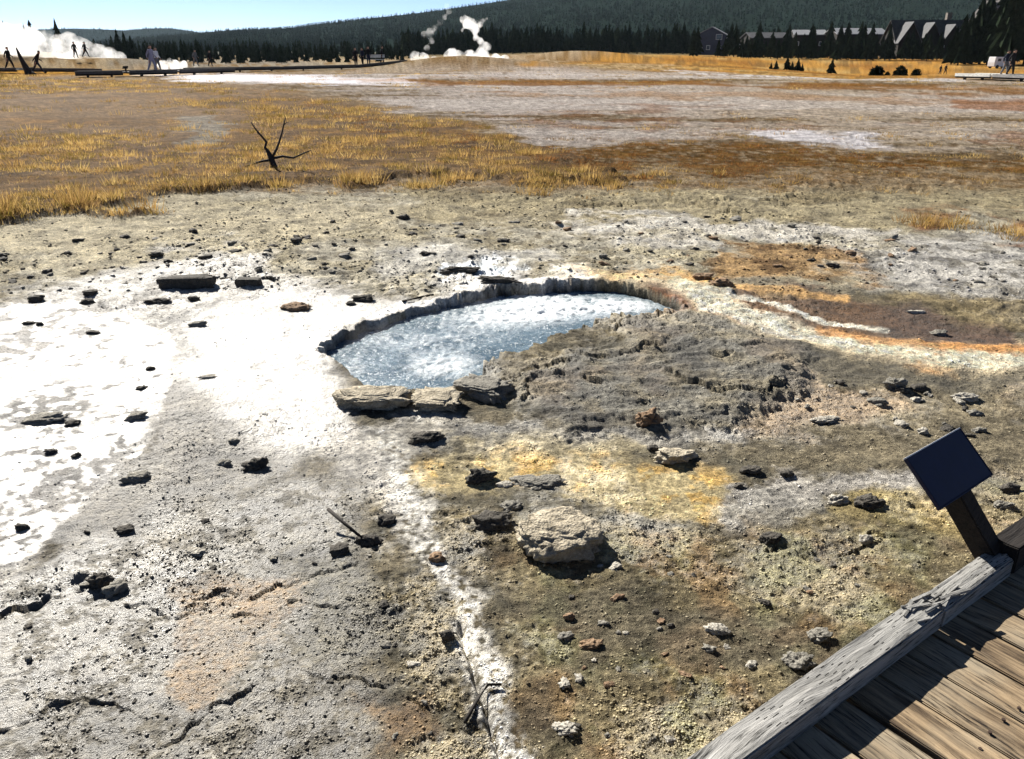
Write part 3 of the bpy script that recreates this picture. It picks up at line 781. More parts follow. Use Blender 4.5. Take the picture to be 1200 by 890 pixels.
# (x, y of base centre, width px, height over depth factor, height/width, colour, yaw, label)
NAMED = [
 (656, 638, 98, .74, .42, 't', .2, 'largest tan flat-topped stone casting a wide black shadow', 'big'),
 (438, 472, 78, .50, .24, 't', .05, 'left pale crust slab at the near edge of the boiling spring', 'slab'),
 (512, 475, 54, .72, .30, 't', -.1, 'middle grey crust slab at the near edge of the boiling spring', 'slab'),
 (566, 462, 60, .60, .32, 'g', -.45, 'right dark crust slab at the near edge of the boiling spring', 'slab'),
 (791, 538, 56, .6, .45, 't', .3, 'tan stone on the far side of the yellow mat', 'rock'),
 (765, 527, 16, .8, .7, 'd', .3, 'small dark stone touching the tan stone by the yellow mat', 'rock'),
 (565, 562, 38, .7, .65, 'd', .5, 'round dark stone at the left end of the yellow mat', 'rock'),
 (630, 566, 66, .5, .16, 'g', -.1, 'thin flat slab on the yellow mat left of centre', 'rock'),
 (592, 569, 24, .7, .4, 'p', .2, 'small pale stone between the round dark stone and flat slab', 'rock'),
 (578, 615, 50, .6, .5, 'd', -.2, 'dark jagged stone left of the largest tan stone', 'rock'),
 (600, 596, 30, .7, .5, 'g', .7, 'grey lump above the dark jagged stone', 'rock'),
 (497, 516, 42, .6, .40, 'd', .1, 'dark low stone in front of the spring slabs', 'rock'),
 (760, 496, 32, .8, .95, 'r', .2, 'upright brown stone on the mound in front of the spring', 'rock'),
 (398, 646, 26, .8, .6, 'd', .1, 'dark stone below the thin stick', 'rock'),
 (432, 636, 34, .6, .55, 'd', -.3, 'dark stone right of the thin stick', 'rock'),
 (452, 612, 24, .8, .6, 'd', .4, 'dark stone left of the white runnel', 'rock'),
 (118, 684, 30, .8, .8, 'd', .1, 'dark upright lump at the end of the left crack', 'rock'),
 (136, 692, 28, .8, .8, 'g', .9, 'grey upright lump beside the dark one by the left crack', 'rock'),
 (300, 548, 34, .7, .55, 'd', .2, 'dark stone on the grey gravel slope', 'rock'),
 (262, 545, 22, .7, .5, 'g', .6, 'grey stone left of the dark one on the gravel slope', 'rock'),
 (274, 518, 14, .8, .6, 'g', .2, 'small grey stone above the gravel slope pair', 'rock'),
 (52, 492, 58, .5, .20, 'g', .1, 'broad flat grey stone in the bright wet film', 'rock'),
 (86, 497, 20, .8, .45, 'd', .4, 'small dark stone right of the broad flat stone', 'rock'),
 (160, 490, 26, .7, .55, 'g', .4, 'grey round stone near the right edge of the wet film', 'rock'),
 (176, 433, 13, .8, .6, 'd', .2, 'small dark stone high on the wet film edge', 'rock'),
 (166, 456, 14, .8, .5, 'd', .7, 'small dark stone midway along the wet film edge', 'rock'),
 (60, 531, 18, .7, .5, 'd', .2, 'dark stone low in the wet film', 'rock'),
 (90, 535, 12, .8, .8, 'd', .9, 'pointed dark stone low in the wet film', 'rock'),
 (26, 620, 18, .7, .7, 'd', .4, 'dark pointed stone at the left picture edge below the wet film', 'rock'),
 (160, 562, 34, .7, .45, 'g', .1, 'grey stone at the diagonal gravel edge', 'rock'),
 (148, 622, 26, .8, .4, 'd', .5, 'dark low stone on the lower gravel', 'rock'),
 (228, 648, 30, .6, .28, 'p', .1, 'flat pale stone on grey gravel at left', 'rock'),
 (244, 443, 22, .5, .3, 'p', .3, 'pale flat stone above the gravel slope', 'rock'),
 (220, 336, 60, .30, .24, 'd', .13, 'long black rectangular block lying on the pale crust', 'block'),
 (292, 335, 28, .5, .34, 'd', -.1, 'black block right of the long rectangular one', 'block'),
 (316, 329, 13, .8, .9, 'd', .3, 'small upright black stone beside the shorter block', 'rock'),
 (348, 362, 36, .6, .42, 'r', .1, 'rough brown stone left of the spring', 'rock'),
 (184, 355, 36, .4, .25, 'd', .1, 'flat dark stone below the long black block', 'rock'),
 (228, 352, 16, .7, .6, 'd', .6, 'small dark stone under the long black block', 'rock'),
 (232, 381, 25, .6, .42, 'g', .3, 'grey stone below the flat dark one at left', 'rock'),
 (42, 352, 22, .7, .55, 'd', .3, 'dark stone at far left of the white crust', 'rock'),
 (106, 345, 20, .7, .6, 'd', .1, 'upper dark stone of the left pair on white crust', 'rock'),
 (102, 356, 19, .7, .55, 'd', .7, 'lower dark stone of the left pair on white crust', 'rock'),
 (34, 380, 17, .6, .4, 'd', .2, 'flat dark stone near the left edge of the white crust', 'rock'),
 (47, 381, 10, .8, .7, 'd', .2, 'small black stone touching the flat one near the left edge', 'rock'),
 (108, 391, 20, .5, .3, 'd', .1, 'flat grey-black stone above the wet film', 'rock'),
 (184, 300, 18, .7, .5, 'd', .1, 'dark stone where pale sand meets white crust', 'rock'),
 (241, 302, 20, .4, .3, 'd', .1, 'flat dark stone above the long black block', 'rock'),
 (274, 296, 20, .5, .35, 'd', .1, 'flat dark stone above the shorter black block', 'rock'),
 (425, 352, 30, .6, .4, 'd', .1, 'dark stone just left of the spring rim', 'rock'),
 (411, 357, 14, .8, .5, 'd', .5, 'small dark stone beside the spring rim', 'rock'),
 (586, 331, 54, .35, .2, 'd', .05, 'black flat slab on the far spring rim', 'rock'),
 (540, 319, 52, .4, .2, 'd', .12, 'black flat slab over the small side pool', 'rock'),
 (846, 335, 34, .7, .5, 'r', .2, 'brown rounded stone by the orange runoff', 'rock'),
 (822, 327, 30, .6, .4, 'r', -.2, 'brown low stone above the orange runoff', 'rock'),
 (1050, 455, 34, .7, .7, 'g', .2, 'tall grey stone below the dark runoff band', 'rock'),
 (1075, 456, 26, .7, .4, 'd', .2, 'low dark stone touching the tall grey stone', 'rock'),
 (1130, 467, 32, .6, .40, 'p', -.2, 'white stone right of the tall grey stone', 'rock'),
 (968, 494, 36, .5, .36, 'p', .1, 'pale flat stone with a dark shadow on rusty gravel', 'rock'),
 (1028, 472, 26, .6, .4, 'g', -.3, 'grey stone left below the tall grey stone', 'rock'),
 (1074, 470, 20, .6, .45, 'p', .3, 'small pale stone under the low dark stone', 'rock'),
 (1142, 486, 20, .7, .5, 'g', .3, 'grey stone below the white stone', 'rock'),
 (1081, 508, 16, .8, .7, 'p', .3, 'small pale stone above the sign panel', 'rock'),
 (982, 588, 30, .7, .55, 'p', .2, 'pale stone left of a dark lump on the sandy patch', 'rock'),
 (1016, 592, 40, .6, .5, 'd', .1, 'dark lump left of the sign panel', 'rock'),
 (1014, 634, 20, .8, .75, 'p', .3, 'white knobbly stone left of the sign post', 'rock'),
 (880, 553, 28, .6, .5, 'd', .2, 'dark stone at the right end of the yellow mat', 'rock'),
 (866, 571, 14, .8, .6, 'd', .3, 'small dark stone under the right end of the yellow mat', 'rock'),
 (922, 556, 20, .8, .6, 'd', .7, 'dark stone at the left of the white right patch', 'rock'),
 (903, 633, 30, .7, .6, 'd', .5, 'black angular stone above the kerb', 'rock'),
 (842, 740, 32, .6, .4, 'p', -.2, 'pale ragged flake above the kerb', 'rock'),
 (880, 780, 17, .8, .5, 'p', .6, 'pale triangular chip near the kerb', 'rock'),
 (785, 868, 15, .9, .6, 'p', .1, 'pale round pebble at the bottom near the kerb', 'rock'),
 (960, 748, 30, .8, .6, 'g', .1, 'grey lump against the kerb', 'rock'),
 (934, 778, 38, .7, .55, 'g', -.3, 'grey rough lump next to the kerb below the other', 'rock'),
 (1182, 574, 28, .6, .5, 'd', .2, 'dark stone right of the sign panel', 'rock'),
 (1175, 594, 30, .5, .35, 'g', .2, 'flat grey stone right of the sign post', 'rock'),
 (667, 724, 15, .8, .8, 'r', .1, 'small rusty stone on olive gravel', 'rock'),
 (690, 758, 34, .5, .3, 'r', .1, 'flat rusty stone on olive gravel', 'rock'),
 (662, 748, 20, .8, .6, 'g', .4, 'grey stone left of the flat rusty one', 'rock'),
 (662, 856, 36, .6, .4, 'p', -.3, 'pale flake at the bottom centre', 'rock'),
 (512, 656, 24, .8, .7, 'r', .2, 'brown rounded stone on the white runnel', 'rock'),
 (524, 748, 20, .8, .9, 'd', .2, 'dark upright stone left of the white runnel', 'rock'),
 (485, 780, 18, .7, .5, 'p', .2, 'pale lump on olive mud left of the runnel', 'rock'),
 (1100, 392, 26, .6, .4, 'g', .2, 'grey stone in the brown runoff channel', 'rock'),
 (1074, 368, 26, .4, .35, 'p', -.2, 'pale flake on the edge of the brown runoff channel', 'rock'),
]
P = hits([(a[0], a[1]) for a in NAMED])
for i, a in enumerate(NAMED):
    x, y, w, dr, hr, c, yaw, lab, kind = a
    p = P[i]
    dist = p[1] * CP + (CAM_H - p[2]) * SP
    W = w * dist / FPX * (1 if kind in ('big', 'slab', 'block') else .78)
    if kind == 'big': me = rock_mesh('stone', 11, 5, .78, .16, .55, .085)
    elif kind == 'slab': me = rock_mesh('crust_slab', 60 + i, 5, .55, .22, .7, .14)
    elif kind == 'block': me = rock_mesh('stone_block', 80 + i, 4, .3, .08, 0, .03)
    else: me = rock_mesh('stone', 100 + i * 3, 4 if w > 28 else 3, random.uniform(.72, 1.0), .30, random.choice([0, 0, .6]), .13)
    o = obj({'slab': 'crust_slab', 'block': 'stone_block'}.get(kind, 'stone'), me, RM[c])
    hgt = W * hr * (1.05 if kind in ('big', 'slab', 'block') else .85)
    o.location = (p[0], p[1], p[2] + hgt * (.20 if kind == 'rock' else .30))
    o.scale = (W, max(W * dr, .02), hgt); o.rotation_euler = (random.uniform(-.12, .12), random.uniform(-.12, .12), yaw)
    if kind == 'block': o.rotation_euler = (0, 0, yaw)
    if kind == 'slab': o.rotation_euler = (.10, 0, yaw)
    tag(o, lab, 'stone', 'stones lying around the spring')

def rand_in(poly, n, log=False):
    xs = [p[0] for p in poly]; ys = [p[1] for p in poly]; out = []
    while len(out) < n:
        x = rng.uniform(min(xs), max(xs), 400); y = rng.uniform(min(ys), max(ys), 400)
        ok = inside(x, y, poly)
        out += list(zip(x[ok], y[ok]))
    return np.array(out[:n])

ZONES = [
 ([(0, 300), (180, 265), (470, 240), (610, 258), (600, 300), (330, 330), (0, 345)], 76, (7, 17), 'dgd', 'small dark stone strewn on the pale crust behind the spring', 'stones strewn behind the spring'),
 ([(620, 262), (860, 250), (1180, 290), (1180, 335), (860, 310), (640, 312)], 44, (7, 18), 'dgr', 'small stone strewn on the white flats right of the spring', 'stones strewn on the right flats'),
 ([(900, 440), (1190, 468), (1190, 545), (1050, 500), (900, 480)], 20, (8, 20), 'gpd', 'small stone on the rusty gravel above the sign', 'stones on the gravel above the sign'),
 ([(610, 670), (880, 640), (1040, 670), (880, 760), (780, 860), (640, 870)], 34, (8, 20), 'gprd', 'small stone on the olive gravel left of the kerb', 'stones on the gravel left of the kerb'),
 ([(10, 640), (330, 570), (500, 690), (560, 870), (20, 870)], 26, (7, 16), 'dgd', 'small stone on the wet cracked crust at lower left', 'stones on the lower left crust'),
]
MARKS = [('the long black block', 220, 333), ('the shorter black block', 292, 332), ('the rough brown stone left of the spring', 348, 358), ('the small side pool', 545, 320), ('the spring rim', 480, 352),
         ('the left grass bank', 100, 258), ('the middle of the pale sand', 330, 262), ('the dead branch', 318, 215), ('the left picture edge', 5, 330), ('the bushy tufts', 640, 228), ('the white strip', 720, 264), ('the orange runoff', 770, 325),
         ('the brown mat', 920, 305), ('the brown runoff channel', 1010, 355), ('the right picture edge', 1190, 310), ('the mottled grey crust', 1100, 312), ('the white stone', 1130, 465), ('the tall grey stone', 1050, 450), ('the pale flat stone', 968, 490),
         ('the sign panel', 1110, 545), ('the right picture edge', 1195, 500), ('the mound', 905, 460), ('the largest tan stone', 658, 640), ('the flat rusty stone', 690, 756), ('the pale ragged flake', 842, 738), ('the pale round pebble', 785, 866),
         ('the grey lump at the kerb', 948, 760), ('the black angular stone', 903, 630), ('the white runnel', 600, 850), ('the dark upright lumps', 127, 685), ('the flat pale stone', 228, 646), ('the brown wet mat', 275, 735), ('the thin dark stick', 410, 628),
         ('the left crack', 60, 716), ('the lower left corner', 20, 870), ('the brown bottom patch', 465, 850), ('the white runnel', 520, 720), ('the dark gravel stone', 300, 545)]
HUE = dict(d='black', g='grey', r='rusty', p='pale')
for poly, n, (w0, w1), cs, lab, grp in ZONES:
    px = rand_in(poly, n); P = hits(px)
    for q_, p in zip(px, P):
        mk = min(MARKS, key=lambda a: math.hypot(a[1] - q_[0], (a[2] - q_[1]) * 2))
        ddx, ddy = q_[0] - mk[1], (q_[1] - mk[2]) * 2
        rel = ('right of' if ddx > 0 else 'left of') if abs(ddx) > abs(ddy) else ('in front of' if ddy > 0 else 'behind')
        if abs(ddx) > 25 and abs(ddy) > 25: rel = ('in front' if ddy > 0 else 'behind') + (' and right of' if ddx > 0 else ' and left of')
        if 'edge' in mk[0] or 'corner' in mk[0]: rel = 'near'
        ck = random.choice(cs)
        w = (w0 + (w1 - w0) * random.random() ** 2.2) * .8
        lab2 = ('tiny ' if w < w0 + .12 * (w1 - w0) else 'small ' if w < w0 + .45 * (w1 - w0) else 'fist-sized ') + HUE[ck] + ' stone ' + rel + ' ' + mk[0]
        W = w * (p[1] * CP + (CAM_H - p[2]) * SP) / FPX
        o = bpy.data.objects.new('stone', random.choice(RP)); COL.objects.link(o)
        if not o.data.materials: o.data.materials.append(M_RDARK)
        o.material_slots[0].link = 'OBJECT'; o.material_slots[0].material = RM[ck]
        h = W * random.uniform(.28, .5)
        o.location = (p[0], p[1], p[2] + h * .25); o.scale = (W, W * random.uniform(.5, .9), h)
        o.rotation_euler = (random.uniform(-.2, .2), random.uniform(-.2, .2), random.uniform(0, 6.28))
        tag(o, lab2, 'stone', grp)

seen = {}
for o in list(SC.objects):
    if o.get('group', '').startswith('stones ') and o.get('label'): seen.setdefault(o['label'], []).append(o)
for lab_, os_ in seen.items():
    if len(os_) > 1:
        os_.sort(key=lambda o: o.location.x / o.location.y)
        for k_, o in enumerate(os_): o['label'] = ['leftmost ', 'second ', 'third ', 'fourth ', 'fifth ', 'sixth '][min(k_, 5)] + lab_ + ('' if k_ == 0 or len(lab_.split()) > 12 else ' counted from left')
# loose gravel nobody could count
def scatter_gravel(n):
    az = rng.uniform(R(-38), R(38), n); dd = rng.uniform(5, 52, n)
    r = CAM_H / np.tan(np.radians(dd))
    X, Y = r * np.sin(az), r * np.cos(az)
    z, m = fields(X, Y)
    clast = (rng.random(n) < .5) & (m['py'] > 215) & (m['py'] < 345) & (m['grass'] < .2)
    keep = (m['pd'] < -3) & (rng.random(n) < np.clip(.18 + 1.0 * sstep(-.1, .45, m['B2'] + .6 * m['B1']) - .75 * m['wetL'] - .6 * m['wetM'] - .8 * m['grass'] - .5 * m['stripe'] - .45 * m['yellow'], .03, 1))
    rel = (np.array([X, Y, np.zeros(n)]).T - np.array(KA)) @ np.array(KN)
    keep &= (rel < -.02) | (Y > 5)
    keep |= clast & (m['pd'] < -6) & (rng.random(n) < .5 * sstep(-.3, .3, m['B1'] + .5 * m['B2']))
    X, Y, z, clast = X[keep], Y[keep], z[keep], clast[keep]
    col, wet = ground_colour({k: (v[keep] if isinstance(v, np.ndarray) else v) for k, v in fields(X, Y)[1].items()} if False else fields(X, Y)[1], X, Y)
    n = len(X)
    bv = np.array([(.5, 0, 0), (0, .5, 0), (-.5, 0, 0), (0, -.5, 0), (.08, .05, .5), (0, 0, -.4)])
    bf = np.array([(0, 1, 4), (1, 2, 4), (2, 3, 4), (3, 0, 4), (1, 0, 5), (2, 1, 5), (3, 2, 5), (0, 3, 5)])
    r = np.sqrt(X * X + Y * Y)
    s = .0022 + .007 * rng.random(n) ** 6 + .0008 * r * (.3 + rng.random(n) ** 2)
    s = np.where(clast, (.006 + .026 * rng.random(n) ** 3), s)
    sc = np.stack([s, s * rng.uniform(.6, 1, n), s * rng.uniform(.35, .75, n)], 1) * 1.6
    ang = rng.uniform(0, 6.28, n); ca, sa = np.cos(ang), np.sin(ang)
    V = bv[None] * (1 + rng.uniform(-.34, .34, (n, len(bv), 1))) * sc[:, None]
    x = V[..., 0] * ca[:, None] - V[..., 1] * sa[:, None]; y = V[..., 0] * sa[:, None] + V[..., 1] * ca[:, None]
    V = np.stack([x + X[:, None], y + Y[:, None], V[..., 2] + (z + sc[:, 2] * .1)[:, None]], -1).reshape(-1, 3)
    F = (bf[None] + (np.arange(n) * len(bv))[:, None, None]).reshape(-1, 3)
    me = mesh_np('gravel', V, F)
    k = rng.uniform(.6, 1.5, n)
    k = np.where(rng.random(n) < .08, k * .4, k); k = np.where(clast, k * .4, k)
    vcol(me, 'Col', np.repeat(np.clip(col * k[:, None], .01, .8), len(bv), 0))
    t = NT('gravel')
    pos = t.n('ShaderNodeNewGeometry').outputs['Position']
    c = t.n('ShaderNodeAttribute', attribute_name='Col').outputs['Color']
    t.l(t.mix(1.0, c, t.mix(t.noise(150, 3, .6, pos), (.6, .6, .6), (1.4, 1.4, 1.4)), 'MULTIPLY'), t.b.inputs['Base Color'])
    vflt(me, 'Wet', np.repeat(wet, len(bv)))
    wt = t.n('ShaderNodeAttribute', attribute_name='Wet').outputs['Fac']
    t.l(t.math('SUBTRACT', .85, t.math('MULTIPLY', wt, .5)), t.b.inputs['Roughness']); t.l(t.ramp(wt, 0, .7), t.b.inputs['Specular IOR Level'])
    return tag(obj('gravel', me, t.m), 'loose sinter gravel and grit scattered over the crust', 'gravel', kind='stuff')
scatter_gravel(170000)

# ------------------------------------------------------------------ twigs and the dead branch
M_TWIG = simple_mat('dark_dead_wood', (.028, .024, .021), .85, .2, scale=30, bscale=120, bdist=.003)
def tube(name, pts, radii, seg=7):
    V, F = [], []
    pts = [Vector(p) for p in pts]
    for i, p in enumerate(pts):
        d = (pts[min(i + 1, len(pts) - 1)] - pts[max(i - 1, 0)]).normalized()
        a = d.orthogonal().normalized(); b = d.cross(a)
        for k in range(seg):
            t = 2 * math.pi * k / seg
            V.append(p + (a * math.cos(t) + b * math.sin(t)) * radii[i])
    for i in range(len(pts) - 1):
        for k in range(seg):
            F.append((i * seg + k, i * seg + (k + 1) % seg, (i + 1) * seg + (k + 1) % seg, (i + 1) * seg + k))
    F.append(tuple(range(seg))[::-1]); F.append(tuple((len(pts) - 1) * seg + k for k in range(seg)))
    me = bpy.data.meshes.new(name); me.from_pydata(V, [], F); me.update()
    me.polygons.foreach_set('use_smooth', np.ones(len(F), bool))
    return me

def stick(pxs, rad, lab, dz=(.03, .01)):
    P = hits(pxs)
    pts = [Vector(p) + Vector((0, 0, dz[0] + (dz[1] - dz[0]) * i / (len(P) - 1))) for i, p in enumerate(P)]
    c = pts[0].copy(); o = obj('stick', tube('stick', [p - c for p in pts], [rad * (1 - .3 * i / (len(pts) - 1)) for i in range(len(pts))]), M_TWIG)
    o.location = c; tag(o, lab, 'stick')
stick([(386, 612), (405, 624), (425, 636)], .008, 'thin dark stick leaning over dark stones left of the runnel', (.06, .02))
stick([(472, 355), (490, 351), (508, 347)], .010, 'pale thin stick lying on the white rim behind the spring', (.012, .012))
stick([(545, 850), (560, 822), (572, 806), (588, 806)], .006, 'crooked twig across the white runnel at the bottom', (.01, .012))

def px_scale(p): return (p[1] * CP + (CAM_H - p[2]) * SP) / FPX
bp = hits([(318, 196)])[0]; q = px_scale(bp)
db = empty('dead_branch', bp); tag(db, 'black dead branch with two upright forks in the golden grass', 'branch')
M_CHAR = simple_mat('charred_wood', (.034, .031, .029), .85, .2, scale=12, bscale=60)
def br(name, pts, r0, r1):
    n = len(pts)
    me = tube(name, [Vector((x * q, y * q, z * q)) for x, y, z in pts], [.62 * (r0 + (r1 - r0) * i / (n - 1)) * q for i in range(n)])
    return obj(name, me, M_CHAR, db)
br('trunk', [(4, 0, -3), (2, 0, 6), (-1, 2, 14), (-4, 3, 20)], 7, 3.2)
br('limb', [(-1, 0, 16), (-5, 1, 22), (-3, 2, 28), (-9, 2, 36), (-14, 3, 42), (-19, 4, 50)], 3.2, .9)
br('limb', [(3, 0, 12), (8, 1, 20), (12, 1, 28), (16, 2, 38), (19, 2, 47), (22, 2, 55)], 2.6, 1.0)
br('limb', [(3, 0, 10), (14, 2, 12), (26, 4, 10), (38, 6, 15), (46, 8, 18)], 2.8, .8)
br('limb', [(0, 0, 8), (-10, -4, 7), (-20, -8, 4), (-28, -10, 2)], 2.6, .8)
br('limb', [(2, 0, 4), (8, -8, 2), (10, -16, 0)], 4.0, 1.5)
br('twig', [(19, 2, 47), (23, 2, 50), (25, 2, 50)], .9, .4)
br('twig', [(-9, 2, 36), (-12, 2, 37), (-13, 2, 43)], .9, .4)

# ------------------------------------------------------------------ dry grass
def scatter_grass(n):
    az = rng.uniform(R(-46), R(46), n); r = np.exp(rng.uniform(math.log(8.0), math.log(75), n))
    X, Y = r * np.sin(az), r * np.cos(az)
    CL = hits([(625, 219), (640, 218), (690, 216), (714, 217), (486, 219), (560, 210), (660, 210), (760, 206), (840, 204), (1085, 264), (1120, 262), (1185, 274), (330, 212), (410, 212), (520, 213)])
    cl_r = np.repeat(np.linalg.norm(CL[:, :2], axis=1), 18)
    X[:len(cl_r)] = np.repeat(CL[:, 0], 18) + rng.normal(0, .14, len(cl_r)); Y[:len(cl_r)] = np.repeat(CL[:, 1], 18) + rng.normal(0, .12, len(cl_r)); r = np.sqrt(X * X + Y * Y)
    z, m = fields(X, Y)
    px, py = m['px'], m['py']
    g = m['grass'] * np.clip(.06 + 1.0 * sstep(-.1, .4, m['B1'] + .8 * m['B2'] + .5 * m['jit']) - .8 * m['bare'], 0, 1)
    g = g * (1 - .75 * sstep(540, 700, px))
    edge = m['grass'] * sstep(36, 6, sdf(px, py, GRASS, 60)) * sstep(205, 225, py)
    b = m['brown'] * .8
    sp = sstep(.10, .3, m['B1'] + .6 * m['jit']) * sstep(234, 218, py) * sstep(120, 175, py) * (.35 + .65 * sstep(430, 520, px) * sstep(1000, 760, px) * sstep(180, 196, py))
    far = .35 * sstep(110, 96, py) * sstep(.1, .3, m['B1'])
    pr = np.clip(g + edge + b + sp + far, 0, 1)
    k = rng.random(n) < pr
    k[:len(cl_r)] = True
    X, Y, z, r = X[k], Y[k], z[k], r[k]; brown = (m['brown'][k] > .5); edge = edge[k]; edge[:len(cl_r)] = .55; sp = (g[k] < .1); sp[:len(cl_r)] = False
    n = len(X); nb = 20
    hgt = (.03 + .09 * rng.random(n) ** 2 + .11 * edge * rng.random(n) ** .5) * (1 + .9 * np.clip(m['B1'][k], -.5, .5)) * np.where(brown, .6, 1) * np.where(sp, .6, 1) * (.75 + .25 * r / 12).clip(.8, 1.5)
    a = rng.uniform(0, 6.28, (n, nb)); lean = rng.uniform(.1, .75, (n, nb)) * hgt[:, None]
    sprd = rng.uniform(0, .13, (n, nb)) * (r / 10)[:, None].clip(1, 3)
    bx = X[:, None] + np.cos(a) * sprd; by = Y[:, None] + np.sin(a) * sprd; bz = np.repeat((z - .01)[:, None], nb, 1)
    hh = hgt[:, None] * rng.uniform(.55, 1.1, (n, nb))
    wdt = (.0013 + .00024 * r)[:, None] * rng.uniform(.7, 1.3, (n, nb))
    p2 = rng.uniform(0, 6.28, (n, nb)); dx, dy = np.cos(p2) * wdt, np.sin(p2) * wdt
    a2 = a + rng.uniform(-.6, .6, (n, nb))
    v0 = np.stack([bx - dx, by - dy, bz], -1); v1 = np.stack([bx + dx, by + dy, bz], -1)
    v2 = np.stack([bx + np.cos(a2) * lean, by + np.sin(a2) * lean, bz + hh], -1)
    V = np.stack([v0, v1, v2], 2).reshape(-1, 3)
    F = np.arange(len(V)).reshape(-1, 3)
    me = mesh_np('dry_grass', V, F)
    gold = np.array(lin((200, 160, 92))) * .74; straw = np.array(lin((226, 194, 126))) * .74; olive = np.array(lin((140, 120, 60))) * .72; rust = np.array(lin((122, 80, 44))) * .8
    t1 = rng.random((n, 1)); t2 = rng.random((n, 1))
    c = gold * (1 - t1) + straw * t1; c = np.where(t2 < .25, olive, c); c = np.where((t2 > .78), rust * .6 + .35 * straw, c)
    c = np.where(brown[:, None], rust * (.7 + .9 * t1) + .15 * gold * t1, c)
    c = c * rng.uniform(.65, 1.25, (n, 1))
    vcol(me, 'Col', np.repeat(c, nb * 3, 0))
    t = NT('dry_grass')
    cc = t.n('ShaderNodeAttribute', attribute_name='Col').outputs['Color']
    t.l(cc, t.b.inputs['Base Color']); t.b.inputs['Roughness'].default_value = .8; set_spec(t.b, .05)
    tr = t.n('ShaderNodeBsdfTranslucent'); t.l(cc, tr.inputs['Color'])
    mx = t.n('ShaderNodeMixShader'); mx.inputs[0].default_value = .45
    t.l(t.b.outputs[0], mx.inputs[1]); t.l(tr.outputs[0], mx.inputs[2]); t.l(mx.outputs[0], t.out.inputs['Surface'])
    return tag(obj('dry_grass', me, t.m), 'golden and rusty dry grass tufts over the flats', 'grass', kind='stuff')
scatter_grass(52000)

# ------------------------------------------------------------------ hills and woods
def pos(x, Y):                                   # ground point at photo column x and depth Y
    X = float(colx(x, Y)); return Vector((X, Y, float(gz(X, Y)[0])))

def hill(name, sky_pts, Y0, Y1, rgb, seed, label):
    xs = np.concatenate([np.linspace(-2600, -100, 40)[:-1], np.linspace(-100, 1300, 180)[:-1], np.linspace(1300, 3800, 40)])
    ts = np.concatenate([np.linspace(0, 1, 40), np.linspace(1.04, 1.5, 8)])
    sx, sy = zip(*sky_pts)
    ys = np.interp(xs, sx, sy)
    T, XS = np.meshgrid(ts, xs, indexing='ij'); YS = np.tile(ys, (len(ts), 1))
    Y = Y0 + (Y1 - Y0) * T; X = colx(XS, Y)
    zc = CAM_H + (57 - YS) / 1100 * Y1
    prof = np.where(T <= 1, T ** 1.25, 1 - 1.6 * (T - 1))
    z = -8 + (zc + 8) * prof
    n = fbm(X.ravel(), Y.ravel(), 1 / 330, 4, seed).reshape(X.shape)
    z = z + n * 22 * np.clip(prof, 0, 1) * (1 - T.clip(0, 1) ** 6 * .8)
    nr, nc = X.shape
    i, j = np.meshgrid(np.arange(nr - 1), np.arange(nc - 1), indexing='ij')
    F = np.stack([i * nc + j, i * nc + j + 1, (i + 1) * nc + j + 1, (i + 1) * nc + j], -1).reshape(-1, 4)
    me = mesh_np(name, np.stack([X, Y, z], -1).reshape(-1, 3), F, True)
    o = obj(name, me, simple_mat(name, rgb, 1.0, 0.0, var=.35, scale=.012, bump=0))
    tag(o, label, kind='structure')
    def h(xq, tq):
        yq = Y0 + (Y1 - Y0) * tq; Xq = colx(xq, yq)
        zz = -8 + (CAM_H + (57 - np.interp(xq, sx, sy)) / 1100 * Y1 + 8) * tq ** 1.25
        nn = fbm(Xq, yq, 1 / 330, 4, seed)
        return Xq, yq, zz + nn * 22 * tq ** 1.25 * (1 - tq ** 6 * .8)
    return h

SKY_MAIN = [(-2600, 62), (0, 60), (90, 52), (150, 46), (210, 41), (240, 39), (300, 35), (345, 33), (400, 27.5), (455, 20), (520, 13), (560, 7), (600, 1), (700, -14), (850, -27), (1000, -34), (1250, -42), (3800, -30)]
SKY_FAR = [(-2600, 30), (-200, 38), (0, 36), (90, 34), (120, 35), (150, 36), (175, 34), (200, 33.5), (215, 35), (240, 39), (330, 42), (600, 60), (3800, 70)]
hA = hill('ridge', SKY_MAIN, 700, 2300, (.009, .016, .013), 81, 'long forested ridge rising to the right')
hB = hill('distant_ridge', SKY_FAR, 2700, 4300, (.010, .016, .017), 83, 'low blue-grey ridge at far left')

def tree_tris(n_tier, seg, ragged, seed, droop=.25):
    """one conifer crown as raw triangles, unit height, and a trunk"""
    r_ = random.Random(seed); V = []
    for i in range(n_tier):
        t = i / n_tier
        zb = .10 + .86 * t; zt = min(1.0, zb + .30 * (1 - t) + .10); rad = (.20 * (1 - t) ** .85 + .015) * r_.uniform(.8, 1.15)
        a0 = r_.uniform(0, 6.28); pts = []
        for k in range(seg * 2):
            a = a0 + math.pi * k / seg
            rr = rad * (r_.uniform(.8, 1.2) if k % 2 == 0 else r_.uniform(.35, .6)) * (1 + ragged * r_.uniform(-.4, .4))
            pts.append((rr * math.cos(a), rr * math.sin(a), zb - droop * rad * (1 if k % 2 == 0 else .2) + r_.uniform(-.01, .01)))
        for k in range(seg * 2):
            V += [pts[k], pts[(k + 1) % (seg * 2)], (0, 0, zt)]
    return V

def soup(name, trees, uv=None):
    V = np.array(trees, np.float32).reshape(-1, 3)
    return mesh_np(name, V, np.arange(len(V)).reshape(-1, 3))

